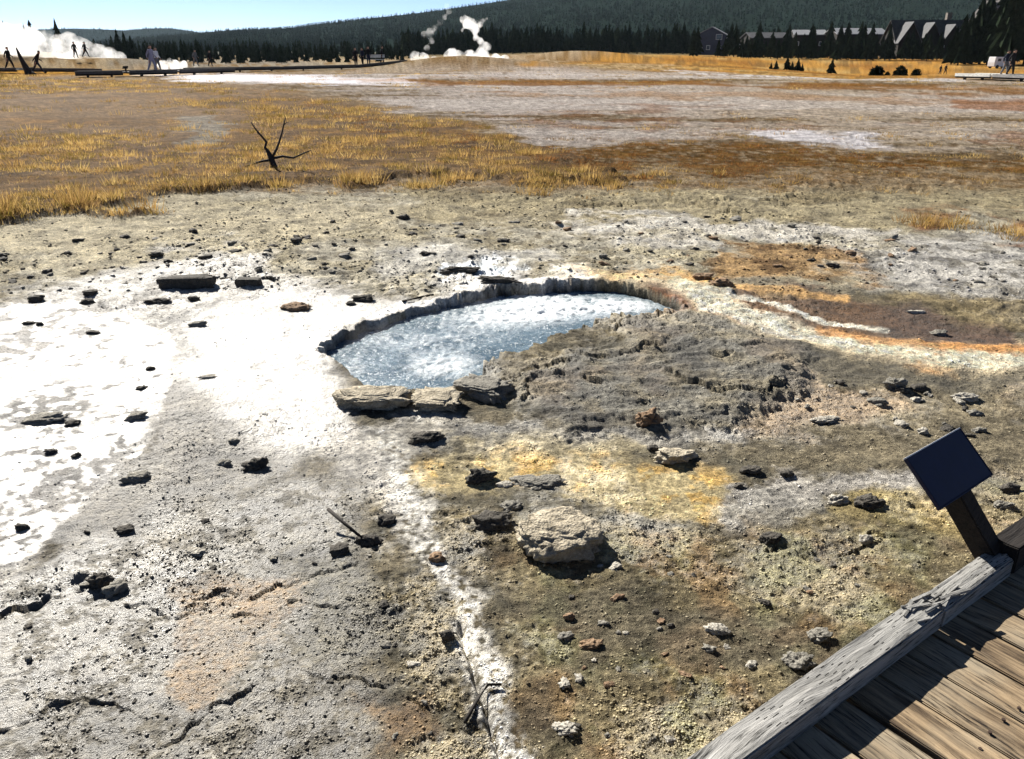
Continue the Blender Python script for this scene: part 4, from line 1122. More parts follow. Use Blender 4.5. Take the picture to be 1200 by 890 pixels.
def foliage_mat(name, rgb):
    t = NT(name)
    pos_ = t.n('ShaderNodeNewGeometry').outputs['Position']
    rn = t.n('ShaderNodeObjectInfo').outputs['Random']
    c = t.mix(t.ramp(t.noise(.9, 4, .7, pos_), .3, .7), tuple(v * .55 for v in rgb), tuple(v * 1.5 for v in rgb))
    c = t.mix(1.0, c, t.mix(rn, (.7, .75, .7), (1.2, 1.15, 1.0)), 'MULTIPLY')
    t.l(c, t.b.inputs['Base Color']); t.b.inputs['Roughness'].default_value = 1.0; set_spec(t.b, 0.0)
    return t.m
M_FIR = foliage_mat('conifer_needles', (.016, .023, .015))
M_BARK = simple_mat('bark', (.05, .038, .028), .9, .1, bump=0)
M_HFOR = foliage_mat('hill_conifers', (.014, .024, .020))

def forest(name, X, Y, Z, H_, mat, label, tiers=2):
    n = len(X)
    vs_ = [np.array(tree_tris(tiers, 3, .4, 900 + k)) for k in range(5)]
    pick = rng.integers(0, 5, n); ang = rng.uniform(0, 6.28, n); parts = []
    for k in range(5):
        m = pick == k
        v = vs_[k][None] * H_[m][:, None, None]
        c, s = np.cos(ang[m])[:, None], np.sin(ang[m])[:, None]
        x = v[..., 0] * c - v[..., 1] * s + X[m][:, None]; y = v[..., 0] * s + v[..., 1] * c + Y[m][:, None]
        parts.append(np.stack([x, y, v[..., 2] + Z[m][:, None]], -1).reshape(-1, 3))
    V = np.concatenate(parts)
    o = obj(name, mesh_np(name, V, np.arange(len(V)).reshape(-1, 3)), mat)
    return tag(o, label, 'forest', kind='stuff')

n = 21000
xq = rng.uniform(60, 1400, n); tq = rng.beta(1.3, 1.0, n)
X, Y, Z = hA(xq, tq)
forest('forest', X, Y, Z - 1, rng.uniform(6, 12, n), M_HFOR, 'dark conifer forest covering the long ridge')
n = 3500
xq = rng.uniform(-200, 420, n); tq = rng.beta(1.5, .8, n)
X, Y, Z = hB(xq, tq)
forest('forest', X, Y, Z - 1, rng.uniform(9, 14, n), M_HFOR, 'blue-grey forest on the far left ridge')
# wood behind the flats
n = 2600
xq = np.concatenate([rng.uniform(470, 1500, n - 600), rng.uniform(-200, 480, 600)]); Yq = np.concatenate([rng.uniform(430, 640, n - 600), rng.uniform(360, 560, 600)])
Xq = colx(xq, Yq); Zq = gz(Xq, Yq)
Hq = rng.uniform(7, 15, n) * np.where(xq < 470, .62, 1)
forest('forest', Xq, Yq, Zq - .3, Hq, M_FIR, 'dark conifer wood along the back of the flats', 4)

CROWNS = [soup('crown', tree_tris(11, 6, .5, 300 + k)) for k in range(6)]
for c in CROWNS: c.materials.append(M_FIR)
bm = bmesh.new(); bmesh.ops.create_cone(bm, cap_ends=False, segments=6, radius1=.018, radius2=.004, depth=.9)
bmesh.ops.translate(bm, verts=bm.verts, vec=(0, 0, .45)); TRUNK = bpy.data.meshes.new('trunk'); bm.to_mesh(TRUNK); bm.free(); TRUNK.materials.append(M_BARK)

def conifer(x, Y, top, label, group, wide=1.0, base=None):
    p = pos(x, Y)
    ztop = CAM_H + (57 - top) / 1100 * Y
    h = max(1.0, ztop - p.z)
    e = empty('conifer', p - Vector((0, 0, .1)), random.uniform(0, 6.28)); e.scale = (h * wide, h * wide, h)
    for nm, me in (('trunk', TRUNK), ('crown', random.choice(CROWNS))):
        o = bpy.data.objects.new(nm, me); COL.objects.link(o); o.parent = e
    return tag(e, label, 'conifer', group)

def nth(i):
    return str(i) + ('th' if 10 <= i % 100 <= 20 else {1: 'st', 2: 'nd', 3: 'rd'}.get(i % 10, 'th'))
g = 'conifers along the back of the flats'
for x, t in ((132, 41), (139, 33), (147, 36), (154, 41)):
    conifer(x, 300, t, {132: 'leftmost of four tall dark conifers beside the big steam cloud', 139: 'tallest of the four dark conifers beside the big steam cloud', 147: 'third of four tall dark conifers beside the big steam cloud', 154: 'rightmost of four tall dark conifers beside the big steam cloud'}[x], g)
conifer(40, 240, 23, 'tall conifer half hidden in the big steam cloud', g, 1.2)
conifer(33, 250, 27, 'shorter conifer left of the one half hidden in steam', g)
conifer(70, 330, 21, 'slender conifer poking above the big steam cloud', g, .8)
conifer(4, 300, 20, 'conifer at the left picture edge behind the steam', g)
conifer(10, 320, 24, 'second conifer from the left picture edge behind the steam', g)
for i in range(12): conifer(168 + i * 6.2 + random.uniform(-2, 2), 290 + random.uniform(-20, 20), random.uniform(44, 51), nth(i + 1) + ' dark conifer from left in the short row behind the grey walker', 'conifer row behind the grey mound')
for i in range(40): conifer(236 + i * 6.2 + random.uniform(-3, 3), random.uniform(255, 330), random.uniform(49, 59), nth(i + 1) + ' low dark conifer from left behind the long boardwalk', 'conifers behind the long boardwalk', 1.2)
for i in range(62): conifer(474 + i * 5.4 + random.uniform(-2.6, 2.6), random.uniform(400, 430), random.choice([random.uniform(24, 32), random.uniform(32, 44)]) + (6 if i < 12 else 0), nth(i + 1) + ' dark conifer from left in the tree line behind the central steam', 'conifers behind the central steam')
for i in range(46): conifer((812 + i * 7.4 if i < 2 else 826 + i * 7.1) + random.uniform(-3, 3), random.uniform(285, 345), random.choice([random.uniform(24, 34), random.uniform(34, 48)]), nth(i + 1) + ' dark conifer from left in front of the lodge buildings', 'conifers in front of the lodges', 1.15)
for i, (x, t) in enumerate(((1118, 30), (1126, 16), (1133, 12), (1142, -6), (1151, -18), (1160, 14), (1168, -22), (1180, -26), (1192, -15), (1204, -24), (1220, -20))):
    conifer(x, random.uniform(222, 250), t, nth(i + 1) + ' tall black conifer from left in the upper right corner', 'tall conifers in the upper right corner', 1.1)
lab = {906: 'leftmost small dark conifer on the orange flat', 912: 'second small dark conifer on the orange flat', 925: 'tallest small conifer left of centre on the orange flat', 931: 'small conifer touching the tallest on the orange flat', 938: 'small conifer right of the tallest on the orange flat', 943: 'smallest conifer right of the row on the orange flat', 978: 'lone dark conifer on the orange flat'}
for x, yb, yt in ((906, 77, 71), (912, 78, 68), (925, 79, 64), (931, 79, 69), (938, 79, 66), (943, 79, 72), (978, 80, 66)):
    Y = 150; conifer(x, Y, yt + 2, lab[x], 'small conifers on the orange flat', 1.7)

# round shrubs
def shrub(x, Y, wpx, hpx, label):
    p = pos(x, Y); w, h = wpx * Y / 1018, hpx * Y / 1100
    e = empty('shrub', p); r_ = random.Random(x); V = []
    for i in range(700):
        d = Vector((r_.gauss(0, 1), r_.gauss(0, 1), abs(r_.gauss(0, 1)))).normalized() * r_.uniform(.1, 1.0) ** .5
        c = Vector((d.x * w / 2, d.y * w / 2, d.z * h)); s = .13 * w
        for k in range(3): V.append(c + Vector((r_.uniform(-s, s), r_.uniform(-s, s), r_.uniform(-s, s))))
    o = obj('foliage', soup('foliage', [tuple(v) for v in V]), M_FIR, e)
    obj('stem', tube('stem', [(0, 0, -.1), (0, 0, h * .6)], [.06, .03]), M_BARK, e)
    tag(e, label, 'shrub', 'round shrubs on the orange flat')
shrub(1032, 120, 17, 11, 'left round dark shrub on the orange flat')
shrub(1060, 118, 15, 12, 'middle round dark shrub on the orange flat')
shrub(1079, 118, 11, 9, 'right small dark shrub on the orange flat')
shrub(1045, 122, 6, 5, 'tiny dark shrub between the two round ones')

# ------------------------------------------------------------------ lodge buildings
M_LOGWALL = simple_mat('dark_log_wall', (.014, .011, .009), .85, .2, scale=1.2, bump=0)
M_BLUEWALL = simple_mat('dark_blue_glass_wall', (.012, .016, .045), .4, .5, scale=.6, bump=0)
M_ROOFP = simple_mat('pale_metal_roof', (.26, .265, .275), .6, .4, var=.1, scale=.5, bump=0)
M_ROOFD = simple_mat('dark_shingle_roof', (.060, .056, .054), .85, .2, scale=.8, bump=0)
M_ROOFM = simple_mat('weathered_shingle_roof', (.075, .075, .08), .8, .2, scale=.8, bump=0)
M_GLASS = simple_mat('window_glass', (.05, .06, .08), .1, .5, bump=0)
M_FRAME = simple_mat('pale_window_frame', (.62, .62, .60), .6, .3, bump=0)
M_STONE = simple_mat('chimney_stone', (.16, .14, .12), .9, .2, scale=2, bump=0)

def prism(name, L, Wd, z0, z1, over=.5, thick=.25, axis='x'):
    """a gable roof shell: ridge along x; two thick slopes"""
    h = z1 - z0; V = []; w = Wd / 2 + over; l = L / 2 + over; k = h / (Wd / 2); ze = z1 - k * w
    prof = [(-w, ze), (0, z1), (w, ze), (w, ze - thick), (0, z1 - thick), (-w, ze - thick)]
    for sx in (-l, l):
        for y, z in prof: V.append((sx, y, z) if axis == 'x' else (y, sx, z))
    F = [(0, 1, 7, 6), (1, 2, 8, 7), (2, 3, 9, 8), (3, 4, 10, 9), (4, 5, 11, 10), (5, 0, 6, 11), (0, 5, 4, 1), (1, 4, 3, 2), (6, 7, 10, 11), (7, 8, 9, 10)]
    me = bpy.data.meshes.new(name); me.from_pydata(V, [], F); me.update(); return me

def gable_wall(name, L, Wd, ze, zr, axis='x'):
    V = []
    for sx in (-L / 2, L / 2):
        for y, z in ((-Wd / 2, -1), (Wd / 2, -1), (Wd / 2, ze), (0, zr), (-Wd / 2, ze)):
            V.append((sx, y, z) if axis == 'x' else (y, sx, z))
    F = [(0, 1, 2, 3, 4), (9, 8, 7, 6, 5), (0, 5, 6, 1), (1, 6, 7, 2), (2, 7, 8, 3), (3, 8, 9, 4), (4, 9, 5, 0)]
    me = bpy.data.meshes.new(name); me.from_pydata(V, [], F); me.update(); return me

def window(parent, x, y, z, w, h):
    o = obj('window', box_mesh('window', w, .12, h), M_FRAME, parent); o.location = (x, y, z)
    g_ = obj('pane', box_mesh('pane', w - .3, .06, h - .3), M_GLASS, o); g_.location = (0, -.06, 0)

def lodge(name, x, Y, wpx, ze, zr, depth, wall, roof, label, axis='x', rz=0.0, wins=4, base=None):
    if axis == 'x': ze = zr - depth * .17
    p = pos(x, Y); L = wpx * Y / 1018
    e = empty(name, p, rz)
    if axis == 'x':
        obj('wall', gable_wall('wall', L, depth, ze, zr - .3), wall, e); obj('roof', prism('roof', L, depth, ze, zr + .1), roof, e); yf = -depth / 2
    else:
        obj('wall', gable_wall('wall', depth, L, ze, zr - .3, 'y'), wall, e); obj('roof', prism('roof', depth, L, ze, zr + .1, axis='y'), roof, e); yf = -depth / 2
    for k in range(wins):
        window(e, -L / 2 + (k + .5) * L / wins, yf - .03, ze * .55, 1.3, 1.7)
    tag(e, label, 'building')
    return e

e = lodge('visitor_building', 834, 380, 34, 8.2, 11.2, 12, M_BLUEWALL, M_ROOFP, 'dark blue gabled building with a white roof edge above the flats', 'y', R(-18), 0)
for k, (dx, z, w, h) in enumerate(((3.2, 7.2, 2.6, 2.2), (-1.0, 3.0, 1.6, 1.8), (3.6, 3.0, 1.6, 1.8), (-4.2, 3.0, 1.6, 1.8))): window(e, dx, -6.05, z, w, h)
lodge('lodge', 862, 410, 12, 3.4, 5.4, 7, M_LOGWALL, M_ROOFP, 'small hut with a white roof right of the dark blue building', 'y', R(-25), 1)
lodge('lodge', 900, 400, 56, 5.6, 9.4, 12, M_LOGWALL, M_ROOFM, 'long lodge with grey roof behind the conifers', 'x', R(8), 6)
for i in range(26): conifer(870 + i * 10.5 + random.uniform(-4, 4), random.uniform(270, 290), random.uniform(36, 50), nth(i + 1) + ' shorter conifer from left in the front row before the lodges', 'front row conifers before the lodges', 1.3)
lodge('lodge', 945, 380, 34, 6.8, 10.2, 10, M_LOGWALL, M_ROOFP, 'lodge with bright white roof left of the long one', 'x', R(-10), 4)
lodge('lodge', 1000, 370, 60, 6.4, 10.6, 12, M_LOGWALL, M_ROOFP, 'long lodge with bright white roof in the middle of the buildings', 'x', R(6), 6)
# great inn: long wing with cross gables, and the tall main house
inn = empty('inn', pos(1095, 320)); Ln = 110 * 320 / 1018
tag(inn, 'long dark timber inn with steep cross gables right of the lodges', 'building')
obj('wall', gable_wall('wall', Ln, 13, 5.5, 12), M_LOGWALL, inn); obj('roof', prism('roof', Ln, 13, 5.5, 12.6), M_ROOFD, inn)
for dx, w, zr in ((-13.5, 8, 11.8), (-6, 5.5, 11.6), (1.5, 5, 11.0), (8, 6, 11.4)):
    o = obj('gable_wall', gable_wall('gable_wall', 5, w, zr - w * .8, zr - .3, 'y'), M_LOGWALL, inn); o.location = (dx, -6.6, 0)
    r_ = obj('gable_roof', prism('gable_roof', 6, w, zr - w * .8, zr, .4, .25, 'y'), M_ROOFM, inn); r_.location = (dx, -6.2, 0)
for k in range(10): window(inn, -Ln / 2 + (k + .5) * Ln / 10, -9.2 if k in (1, 2, 4, 5, 6, 7) else -6.56, 3.2, 1.3, 1.7)
o = obj('chimney', box_mesh('chimney', 1.6, 1.6, 5), M_STONE, inn); o.location = (3.5, 1, 12.5)
house = empty('inn_tower_house', pos(1178, 300)); tag(house, 'towering dark steep-roofed inn house at the right picture edge', 'building')
obj('wall', gable_wall('wall', 22, 24, 7, 25, 'y'), M_LOGWALL, house); obj('roof', prism('roof', 22, 24, 7, 26, axis='y'), M_ROOFD, house)
for dx, z in ((-7, 3), (-3.5, 3), (0, 3), (3.5, 3), (7, 3), (-5, 8), (-1.5, 8), (1.5, 8), (5, 8), (-2.5, 13), (0, 13), (2.5, 13), (0, 18)):
    window(house, dx, -11.05, z, 1.2, 1.6)
for dy, z in ((-7, 10), (-1, 10), (5, 10), (-4, 15), (2, 15)):
    dx = -12 * (26 - z) / 19 - .2
    o = obj('dormer_wall', gable_wall('dormer_wall', 3, 2, 1.2, 2.3, 'x'), M_LOGWALL, house); o.location = (dx + .4, dy, z)
    o = obj('dormer_roof', prism('dormer_roof', 3.4, 2.2, 1.2, 2.5, .3, .15, 'x'), M_ROOFM, house); o.location = (dx + .4, dy, z)

def vehicle(x, Y, label, rz):
    p = pos(x, Y); e = empty('van', p, rz)
    bm = bmesh.new()
    prof = [(-2.9, .45), (2.9, .45), (2.95, 1.2), (2.3, 1.4), (1.7, 2.5), (-2.8, 2.6), (-2.95, 1.4)]
    a = [bm.verts.new((x_, -1.0, z_)) for x_, z_ in prof]; b = [bm.verts.new((x_, 1.0, z_)) for x_, z_ in prof]
    bm.faces.new(a); bm.faces.new(b[::-1])
    for k in range(len(prof)): bm.faces.new((a[k], b[k], b[(k + 1) % 7], a[(k + 1) % 7]))
    bmesh.ops.recalc_face_normals(bm, faces=bm.faces)
    bmesh.ops.bevel(bm, geom=bm.edges[:], offset=.08, segments=2, affect='EDGES')
    me = bpy.data.meshes.new('body'); bm.to_mesh(me); bm.free()
    obj('body', me, simple_mat('white_paint', (.75, .75, .75), .35, .5, var=.03, bump=0), e)
    for k in (-1.6, 0, 1.3):
        o = obj('side_window', box_mesh('side_window', 1.0, .04, .6), M_GLASS, e); o.location = (k, -1.01, 1.9)
    for wx_ in (-1.9, 1.9):
        for wy_ in (-.95, .95):
            bm = bmesh.new(); bmesh.ops.create_cone(bm, cap_ends=True, segments=16, radius1=.42, radius2=.42, depth=.25)
            me = bpy.data.meshes.new('wheel'); bm.to_mesh(me); bm.free()
            o = obj('wheel', me, simple_mat('tyre', (.02, .02, .02), .8, .2, bump=0), e); o.location = (wx_, wy_, .42); o.rotation_euler = (math.pi / 2, 0, 0)
    tag(e, label, 'van')
vehicle(1176, 205, 'white van parked under the tall conifers at right edge', R(20))

# ------------------------------------------------------------------ far boardwalks
def far_walk(pts, wid, label, mat, skirt=.28):
    """pts: (column, depth); a deck with kerbs on posts"""
    P = [pos(x, Y) for x, Y in pts]
    e = empty('boardwalk', P[0])
    for a, b in zip(P, P[1:]):
        d = (b - a); L = math.hypot(d.x, d.y);  rz = math.atan2(d.y, d.x); tl = math.atan2(b.z - a.z, L)
        mid = (a + b) / 2 - e.location
        for nm, sy, sz, oy, oz, m in (('deck', wid, .10, 0, 0, mat), ('kerb', .12, .09, -wid / 2 + .06, .096, mat), ('kerb', .12, .09, wid / 2 - .06, .096, mat), ('side_beam', .10, .10, -wid / 2 + .10, -.101, M_DARKWOOD)):
            o = obj(nm, box_mesh(nm, L, sy, sz), m, e)
            o.matrix_local = Matrix.Translation(mid + Vector((0, 0, .26))) @ Matrix.Rotation(rz, 4, 'Z') @ Matrix.Rotation(-tl, 4, 'Y') @ Matrix.Translation((0, oy, oz))
        n_ = max(2, int(L / 3))
        for k in range(n_):
            q_ = a + d * ((k + .5) / n_) - e.location
            o = obj('post', box_mesh('post', .14, .14, .5), M_DARKWOOD, e); o.location = (q_.x + math.sin(rz) * wid * .4, q_.y - math.cos(rz) * wid * .4, q_.z - .05); o.rotation_euler.z = rz
    return tag(e, label, 'boardwalk')
M_FARWOOD = simple_mat('far_grey_wood', (.10, .09, .08), .85, .2, bump=0)
M_FARPALE = simple_mat('far_pale_wood', (.55, .54, .50), .8, .2, bump=0)
far_walk([(-120, 74), (20, 73), (110, 78)], 1.6, 'dark boardwalk at far left where people walk by the steam', M_FARWOOD)
far_walk([(84, 58), (140, 59), (196, 62), (262, 70)], 1.6, 'dark low boardwalk under the walker in grey', M_FARWOOD)
far_walk([(215, 80), (330, 86), (420, 88), (476, 89)], 1.8, 'long dark boardwalk on posts left of the central steam', M_FARWOOD)
far_walk([(1138, 60), (1180, 57), (1330, 50)], 1.8, 'pale boardwalk corner at the right edge of the flats', M_FARPALE)

# ------------------------------------------------------------------ people
def person(p, height, rz, lean, stride, top, legs, label, pack=None, seated=False, arms=.35):
    """one continuous skinned body; y- is the way the person faces"""
    h = height
    V, E, Rd = [], [], []
    def v(x, y, z, r, par=None):
        V.append((x * h, (y - lean * max(z - .5, 0)) * h, z * h)); Rd.append(r * h * 1.18)
        if par is not None: E.append((par, len(V) - 1))
        return len(V) - 1
    pel = v(0, 0, .52, .075); wa = v(0, 0, .60, .068, pel); ch = v(0, 0, .73, .085, wa); nk = v(0, -.005, .835, .032, ch)
    hd0 = v(0, -.012, .875, .045, nk); hd = v(0, -.015, .93, .058, hd0); v(0, -.012, .985, .035, hd)
    for s in (-1, 1):
        sh = v(s * .105, 0, .80, .040, ch); el = v(s * .135, .04 - arms * .1 * s, .64, .028, sh); wr = v(s * .13, -.06 * arms * 2 - s * stride * .15, .53, .02, el); v(s * .125, -.09 * arms * 2 - s * stride * .15, .48, .024, wr)
        if seated:
            hp = v(s * .05, -.02, .50, .062, pel); kn = v(s * .06, -.24, .50, .045, hp); an = v(s * .06, -.24, .25, .03, kn); v(s * .06, -.32, .23, .028, an)
        else:
            hp = v(s * .05, 0, .48, .062, pel); kn = v(s * .052, -s * stride * .10 - .02, .27, .042, hp); an = v(s * .052, -s * stride * .22 + .03 * stride, .045, .027, kn); v(s * .055, -s * stride * .22 - .07, .02, .026, an)
    me = bpy.data.meshes.new('sk'); me.from_pydata(V, E, []); ob = bpy.data.objects.new('sk', me); COL.objects.link(ob)
    mod = ob.modifiers.new('s', 'SKIN'); mod.use_smooth_shade = True
    for i, sv in enumerate(me.skin_vertices[0].data):
        sv.radius = (Rd[i], Rd[i] * (.75 if i in (0, 1, 2) else 1)); sv.use_root = (i == 0)
    sb = ob.modifiers.new('d', 'SUBSURF'); sb.levels = sb.render_levels = 1
    dg = bpy.context.evaluated_depsgraph_get(); body = bpy.data.meshes.new_from_object(ob.evaluated_get(dg)); bpy.data.objects.remove(ob)
    body.name = 'body'; body.materials.clear()
    for m in (top, legs, M_SKIN, M_SHOE): body.materials.append(m)
    for f in body.polygons:
        z = f.center.z / h; x = abs(f.center.x) / h
        if seated: f.material_index = 2 if z > .85 else (1 if z < .57 and x < .12 else 0)
        else: f.material_index = 2 if z > .855 or (z < .53 and x > .098) else (0 if z > .55 else (1 if z > .05 else 3))
    e = empty('person', p, rz)
    off = -.23 * h + .0 if seated else 0
    o = obj('body', body, None, e); o.location = (0, 0, off)
    bm = bmesh.new(); bmesh.ops.create_icosphere(bm, subdivisions=2, radius=.066 * h)
    for vv in bm.verts:
        if vv.co.y < -.02 * h and vv.co.z < .03 * h: vv.co *= .8
    me = bpy.data.meshes.new('hair'); bm.to_mesh(me); bm.free()
    o = obj('hair', me, M_HAIR, e); o.location = (0, (-.006 - lean * .45) * h, .945 * h + off); o.scale = (.95, 1, .85)
    if pack:
        o = obj('backpack', box_mesh('backpack', .17 * h, .10 * h, .24 * h, bevel=.02 * h), pack, e); o.location = (0, (.11 - lean * .22) * h, .72 * h); o.rotation_euler = (lean * .8, 0, 0)
    return tag(e, label, 'person', 'people on the far boardwalks')
cl = lambda n_, c: simple_mat(n_, c, .85, .2, var=.1, bump=0)
M_SKIN = cl('skin', (.38, .22, .15)); M_HAIR = cl('dark_hair', (.02, .015, .012)); M_SHOE = cl('shoes', (.03, .03, .03))
C_BLK, C_NAVY, C_GREY, C_LILAC, C_WHITE = cl('black_cloth', (.012, .012, .014)), cl('navy_cloth', (.015, .02, .04)), cl('grey_cloth', (.12, .12, .13)), cl('lilac_grey_cloth', (.26, .25, .33)), cl('white_cloth', (.6, .6, .62))
def on(x, Y, dz=.31): return pos(x, Y) + Vector((0, 0, dz))
person(on(7, 73), 1.75, R(80), .08, .9, C_BLK, C_BLK, 'person in dark clothes walking at the left picture edge')
person(on(39, 72, .05), 1.72, R(100), .45, 1.1, C_BLK, C_NAVY, 'person in dark clothes leaning forward beside the snag')
person(on(87, 102, .35), 1.75, R(60), .02, .6, C_BLK, C_BLK, 'left of two dark walkers in front of the steam')
person(on(99, 102, .35), 1.68, R(80), .06, 1.0, C_BLK, C_BLK, 'right of two dark walkers in front of the steam')
person(on(175, 61), 1.75, R(70), .03, .8, C_LILAC, C_LILAC, 'person in lilac grey clothes with dark pack on the low boardwalk', C_BLK)
person(on(181, 62.5), 1.60, R(70), .03, .6, C_WHITE, C_GREY, 'person in white top beside the lilac grey walker')
person(on(227, 98, .2), 1.7, R(60), .1, .8, C_GREY, C_GREY, 'faint grey walker in the thin steam')
person(on(244, 98, .2), 1.7, R(80), .05, .5, C_BLK, C_BLK, 'dark walker right of the faint grey one')
person(on(416, 88), 1.72, R(10), .02, .2, C_BLK, C_BLK, 'leftmost dark figure at the boardwalk bench')
person(on(424, 88), 1.65, R(-30), .02, .2, C_NAVY, C_BLK, 'second dark figure at the boardwalk bench')
person(on(431, 88.2), 1.75, R(20), .02, .2, C_BLK, C_NAVY, 'third dark figure at the boardwalk bench')
person(on(447, 89), 1.72, R(90), .05, .4, C_BLK, C_BLK, 'rightmost dark figure at the boardwalk bench')
person(on(1107, 158, 0), 1.6, R(20), .05, .4, C_BLK, C_NAVY, 'left of two tiny dark walkers on the orange flat')
person(on(1113, 158, 0), 1.7, R(20), .05, .5, C_BLK, C_BLK, 'right of two tiny dark walkers on the orange flat')
person(on(1183, 57.5), 1.55, R(30), .04, .5, C_NAVY, C_GREY, 'left walker in navy on the pale boardwalk at right')
person(on(1190, 57), 1.6, R(30), .04, .5, C_BLK, C_BLK, 'right walker in black on the pale boardwalk at right')

# bench on the long boardwalk
bp = on(439, 88.6); bn = empty('bench', bp, R(5)); tag(bn, 'pale-topped bench on the long boardwalk', 'bench')
o = obj('seat', box_mesh('seat', 1.9, .4, .06), M_FARPALE, bn); o.location = (0, 0, .45)
o = obj('backrest', box_mesh('backrest', 1.9, .05, .3), M_FARPALE, bn); o.location = (0, .22, .78)
for sx in (-.8, .8):
    o = obj('leg', box_mesh('leg', .07, .4, .42), M_DARKWOOD, bn); o.location = (sx, 0, .21)
    o = obj('back_support', box_mesh('back_support', .06, .04, .55), M_DARKWOOD, bn); o.location = (sx, .265, .68)
# low trail marker on the left boardwalk
bp = on(143, 59.2); mk = empty('trail_marker', bp); tag(mk, 'small dark trail marker on the low left boardwalk', 'marker')
o = obj('marker_panel', box_mesh('marker_panel', .36, .24, .03, bevel=.004), M_DARKWOOD, mk); o.location = (0, 0, .28); o.rotation_euler = (.7, 0, 0)
o = obj('post', box_mesh('post', .08, .08, .28), M_DARKWOOD, mk); o.location = (0, .02, .13)

# leaning snag
bp = pos(27, 67); sn = empty('tree_snag', bp); tag(sn, 'black broken snag leaning left in the golden grass', 'snag')
obj('trunk', tube('trunk', [(.05, 0, -.1), (-.02, 0, .35), (-.2, 0, .8), (-.38, 0, 1.35), (-.52, 0, 1.95)], [.30, .26, .19, .13, .05], 9), M_CHAR, sn)
obj('limb', tube('limb', [(0, 0, .2), (.25, 0, .45), (.5, .05, .50)], [.16, .10, .04]), M_CHAR, sn)
obj('root', tube('root', [(.1, 0, .1), (.45, 0, .08), (.7, 0, -.05)], [.15, .10, .04]), M_CHAR, sn)

# ------------------------------------------------------------------ steam
def steam(name, blobs, density, label, voxel, disp, seed, nscale=.5, lo=.43):
    """blobs: (column, y px, depth, radius px)"""
    bm = bmesh.new(); c0 = None
    for x, y, Y, rp in blobs:
        dr = ray(x, y); c = Vector(dr * (Y / dr[1])) + Vector((0, 0, CAM_H))
        if c0 is None: c0 = c.copy()
        r_ = rp * Y / 1050
        bmesh.ops.create_icosphere(bm, subdivisions=3, radius=r_, matrix=Matrix.Translation(c - c0))
    me = bpy.data.meshes.new('st'); bm.to_mesh(me); bm.free()
    ob = bpy.data.objects.new('st', me); COL.objects.link(ob)
    rm = ob.modifiers.new('r', 'REMESH'); rm.mode = 'VOXEL'; rm.voxel_size = voxel
    tx = bpy.data.textures.new('c', 'CLOUDS'); tx.noise_scale = disp * 3.2; tx.noise_depth = 4
    dm = ob.modifiers.new('n', 'DISPLACE'); dm.texture = tx; dm.strength = disp * 2.2; dm.mid_level = .5; dm.texture_coords = 'LOCAL'
    dg = bpy.context.evaluated_depsgraph_get(); m2 = bpy.data.meshes.new_from_object(ob.evaluated_get(dg)); bpy.data.objects.remove(ob)
    m2.name = name
    t = NT('steam'); t.t.nodes.remove(t.b)
    pv = t.n('ShaderNodeVolumePrincipled'); pv.inputs['Color'].default_value = (1, 1, 1, 1)
    pv.inputs['Anisotropy'].default_value = .5
    nz = t.noise(nscale, 7, .68, t.n('ShaderNodeNewGeometry').outputs['Position']); t.m.cycles.volume_step_rate = .5
    t.l(t.math('MULTIPLY', t.ramp(nz, lo, lo + .23), density), pv.inputs['Density'])
    t.l(pv.outputs[0], t.out.inputs['Volume'])
    m2.materials.clear(); o = obj(name, m2, t.m); o.location = c0
    return tag(o, label, 'steam', kind='stuff')
YS = 112
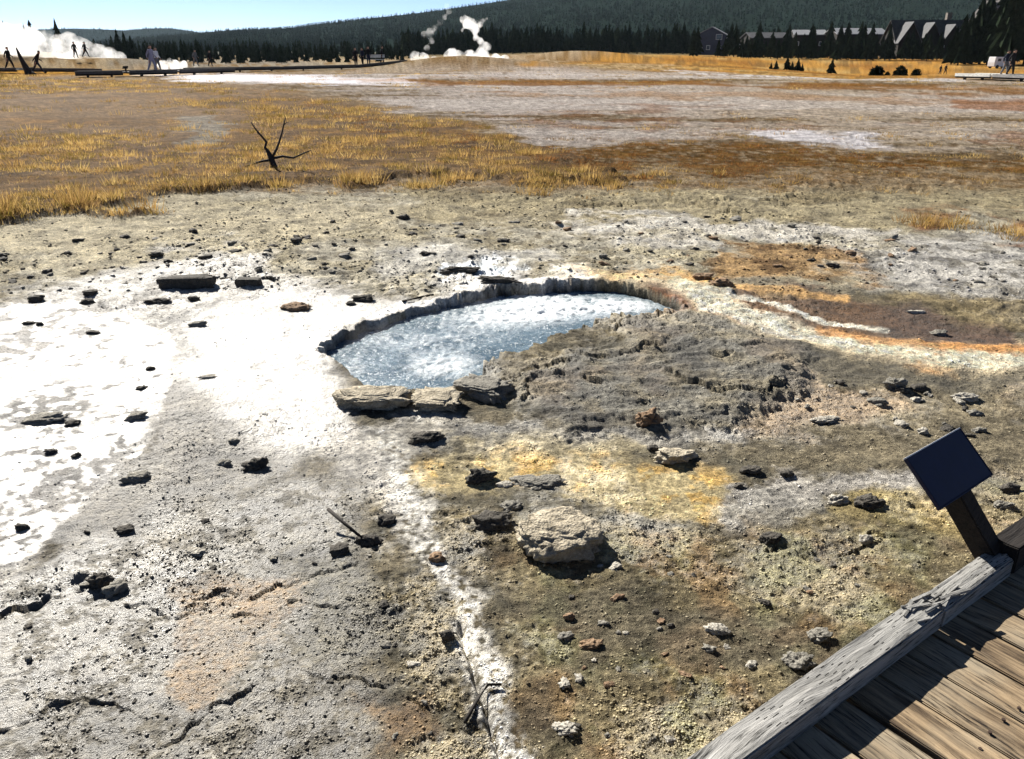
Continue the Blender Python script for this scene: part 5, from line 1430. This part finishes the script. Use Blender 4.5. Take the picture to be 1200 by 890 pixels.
steam('steam_cloud', [(-30, 54, YS, 32), (5, 54, YS, 28), (30, 52, YS, 24), (55, 62, YS, 18), (75, 58, YS, 17), (95, 61, YS, 15), (112, 64, YS, 12), (128, 66, YS, 9), (140, 68, YS, 6), (0, 42, YS, 14), (22, 40, YS, 12), (55, 45, YS, 12), (80, 50, YS, 10), (100, 56, YS, 9), (-40, 40, YS, 18)],
      .42, 'big white steam cloud drifting low at far left', .22, 1.1, 1, .30, .41)
steam('steam_cloud', [(192, 78, 82, 7), (204, 76, 82, 7), (215, 79, 82, 6), (228, 80, 82, 5), (200, 72, 82, 4)], 2.2, 'small white steam puff behind the lilac grey walker', .1, .3, 2, .8)
steam('steam_cloud', [(538, 69, 97, 9), (552, 68, 97, 10), (566, 69, 97, 10), (580, 71, 97, 8), (592, 73, 97, 7), (604, 75, 97, 6), (614, 76, 97, 4), (530, 66, 97, 8), (525, 68, 97, 6), (486, 68, 97, 7), (496, 69, 97, 6), (563, 60, 97, 6), (570, 54, 97, 6), (563, 48, 97, 5), (558, 44, 97, 4), (556, 36, 97, 5), (548, 28, 97, 7), (545, 24, 97, 6), (554, 30, 97, 6), (562, 27, 97, 4), (567, 24, 97, 3), (571, 22, 97, 2.2), (541, 36, 97, 3), (510, 70, 97, 5)],
      1.5, 'white steam plume rising from the central geyser cone', .10, .42, 3, .8, .41)
steam('steam_cloud', [(498, 42, 99, 5), (504, 38, 99, 5), (510, 33, 99, 4), (516, 27, 99, 4), (521, 20, 99, 4), (526, 14, 99, 4), (524, 8, 99, 3), (505, 48, 99, 4), (500, 56, 99, 4)],
      .45, 'thin grey steam wisp left of the central plume', .12, .4, 4, .9)
mist = steam('steam_cloud', [(425, 396, 4.8, 26), (460, 386, 5.0, 32), (510, 376, 5.2, 36), (565, 362, 5.5, 34), (620, 352, 5.8, 28)],
      .2, 'thin mist hanging over the boiling spring', .05, .10, 5, 4.0)

# ------------------------------------------------------------------ haze
hz = box_mesh('haze', 10800, 10800, 320)
hm = NT('haze'); hm.t.nodes.remove(hm.b)
pv = hm.n('ShaderNodeVolumePrincipled'); pv.inputs['Color'].default_value = (.66, .86, 1.0, 1)
pv.inputs['Density'].default_value = 2.2e-5; pv.inputs['Anisotropy'].default_value = .1
hm.l(pv.outputs[0], hm.out.inputs['Volume'])
ho = obj('haze', hz, hm.m); ho.location = (0, 0, 160 - 20)
tag(ho, 'thin blue air haze', 'haze', kind='stuff')
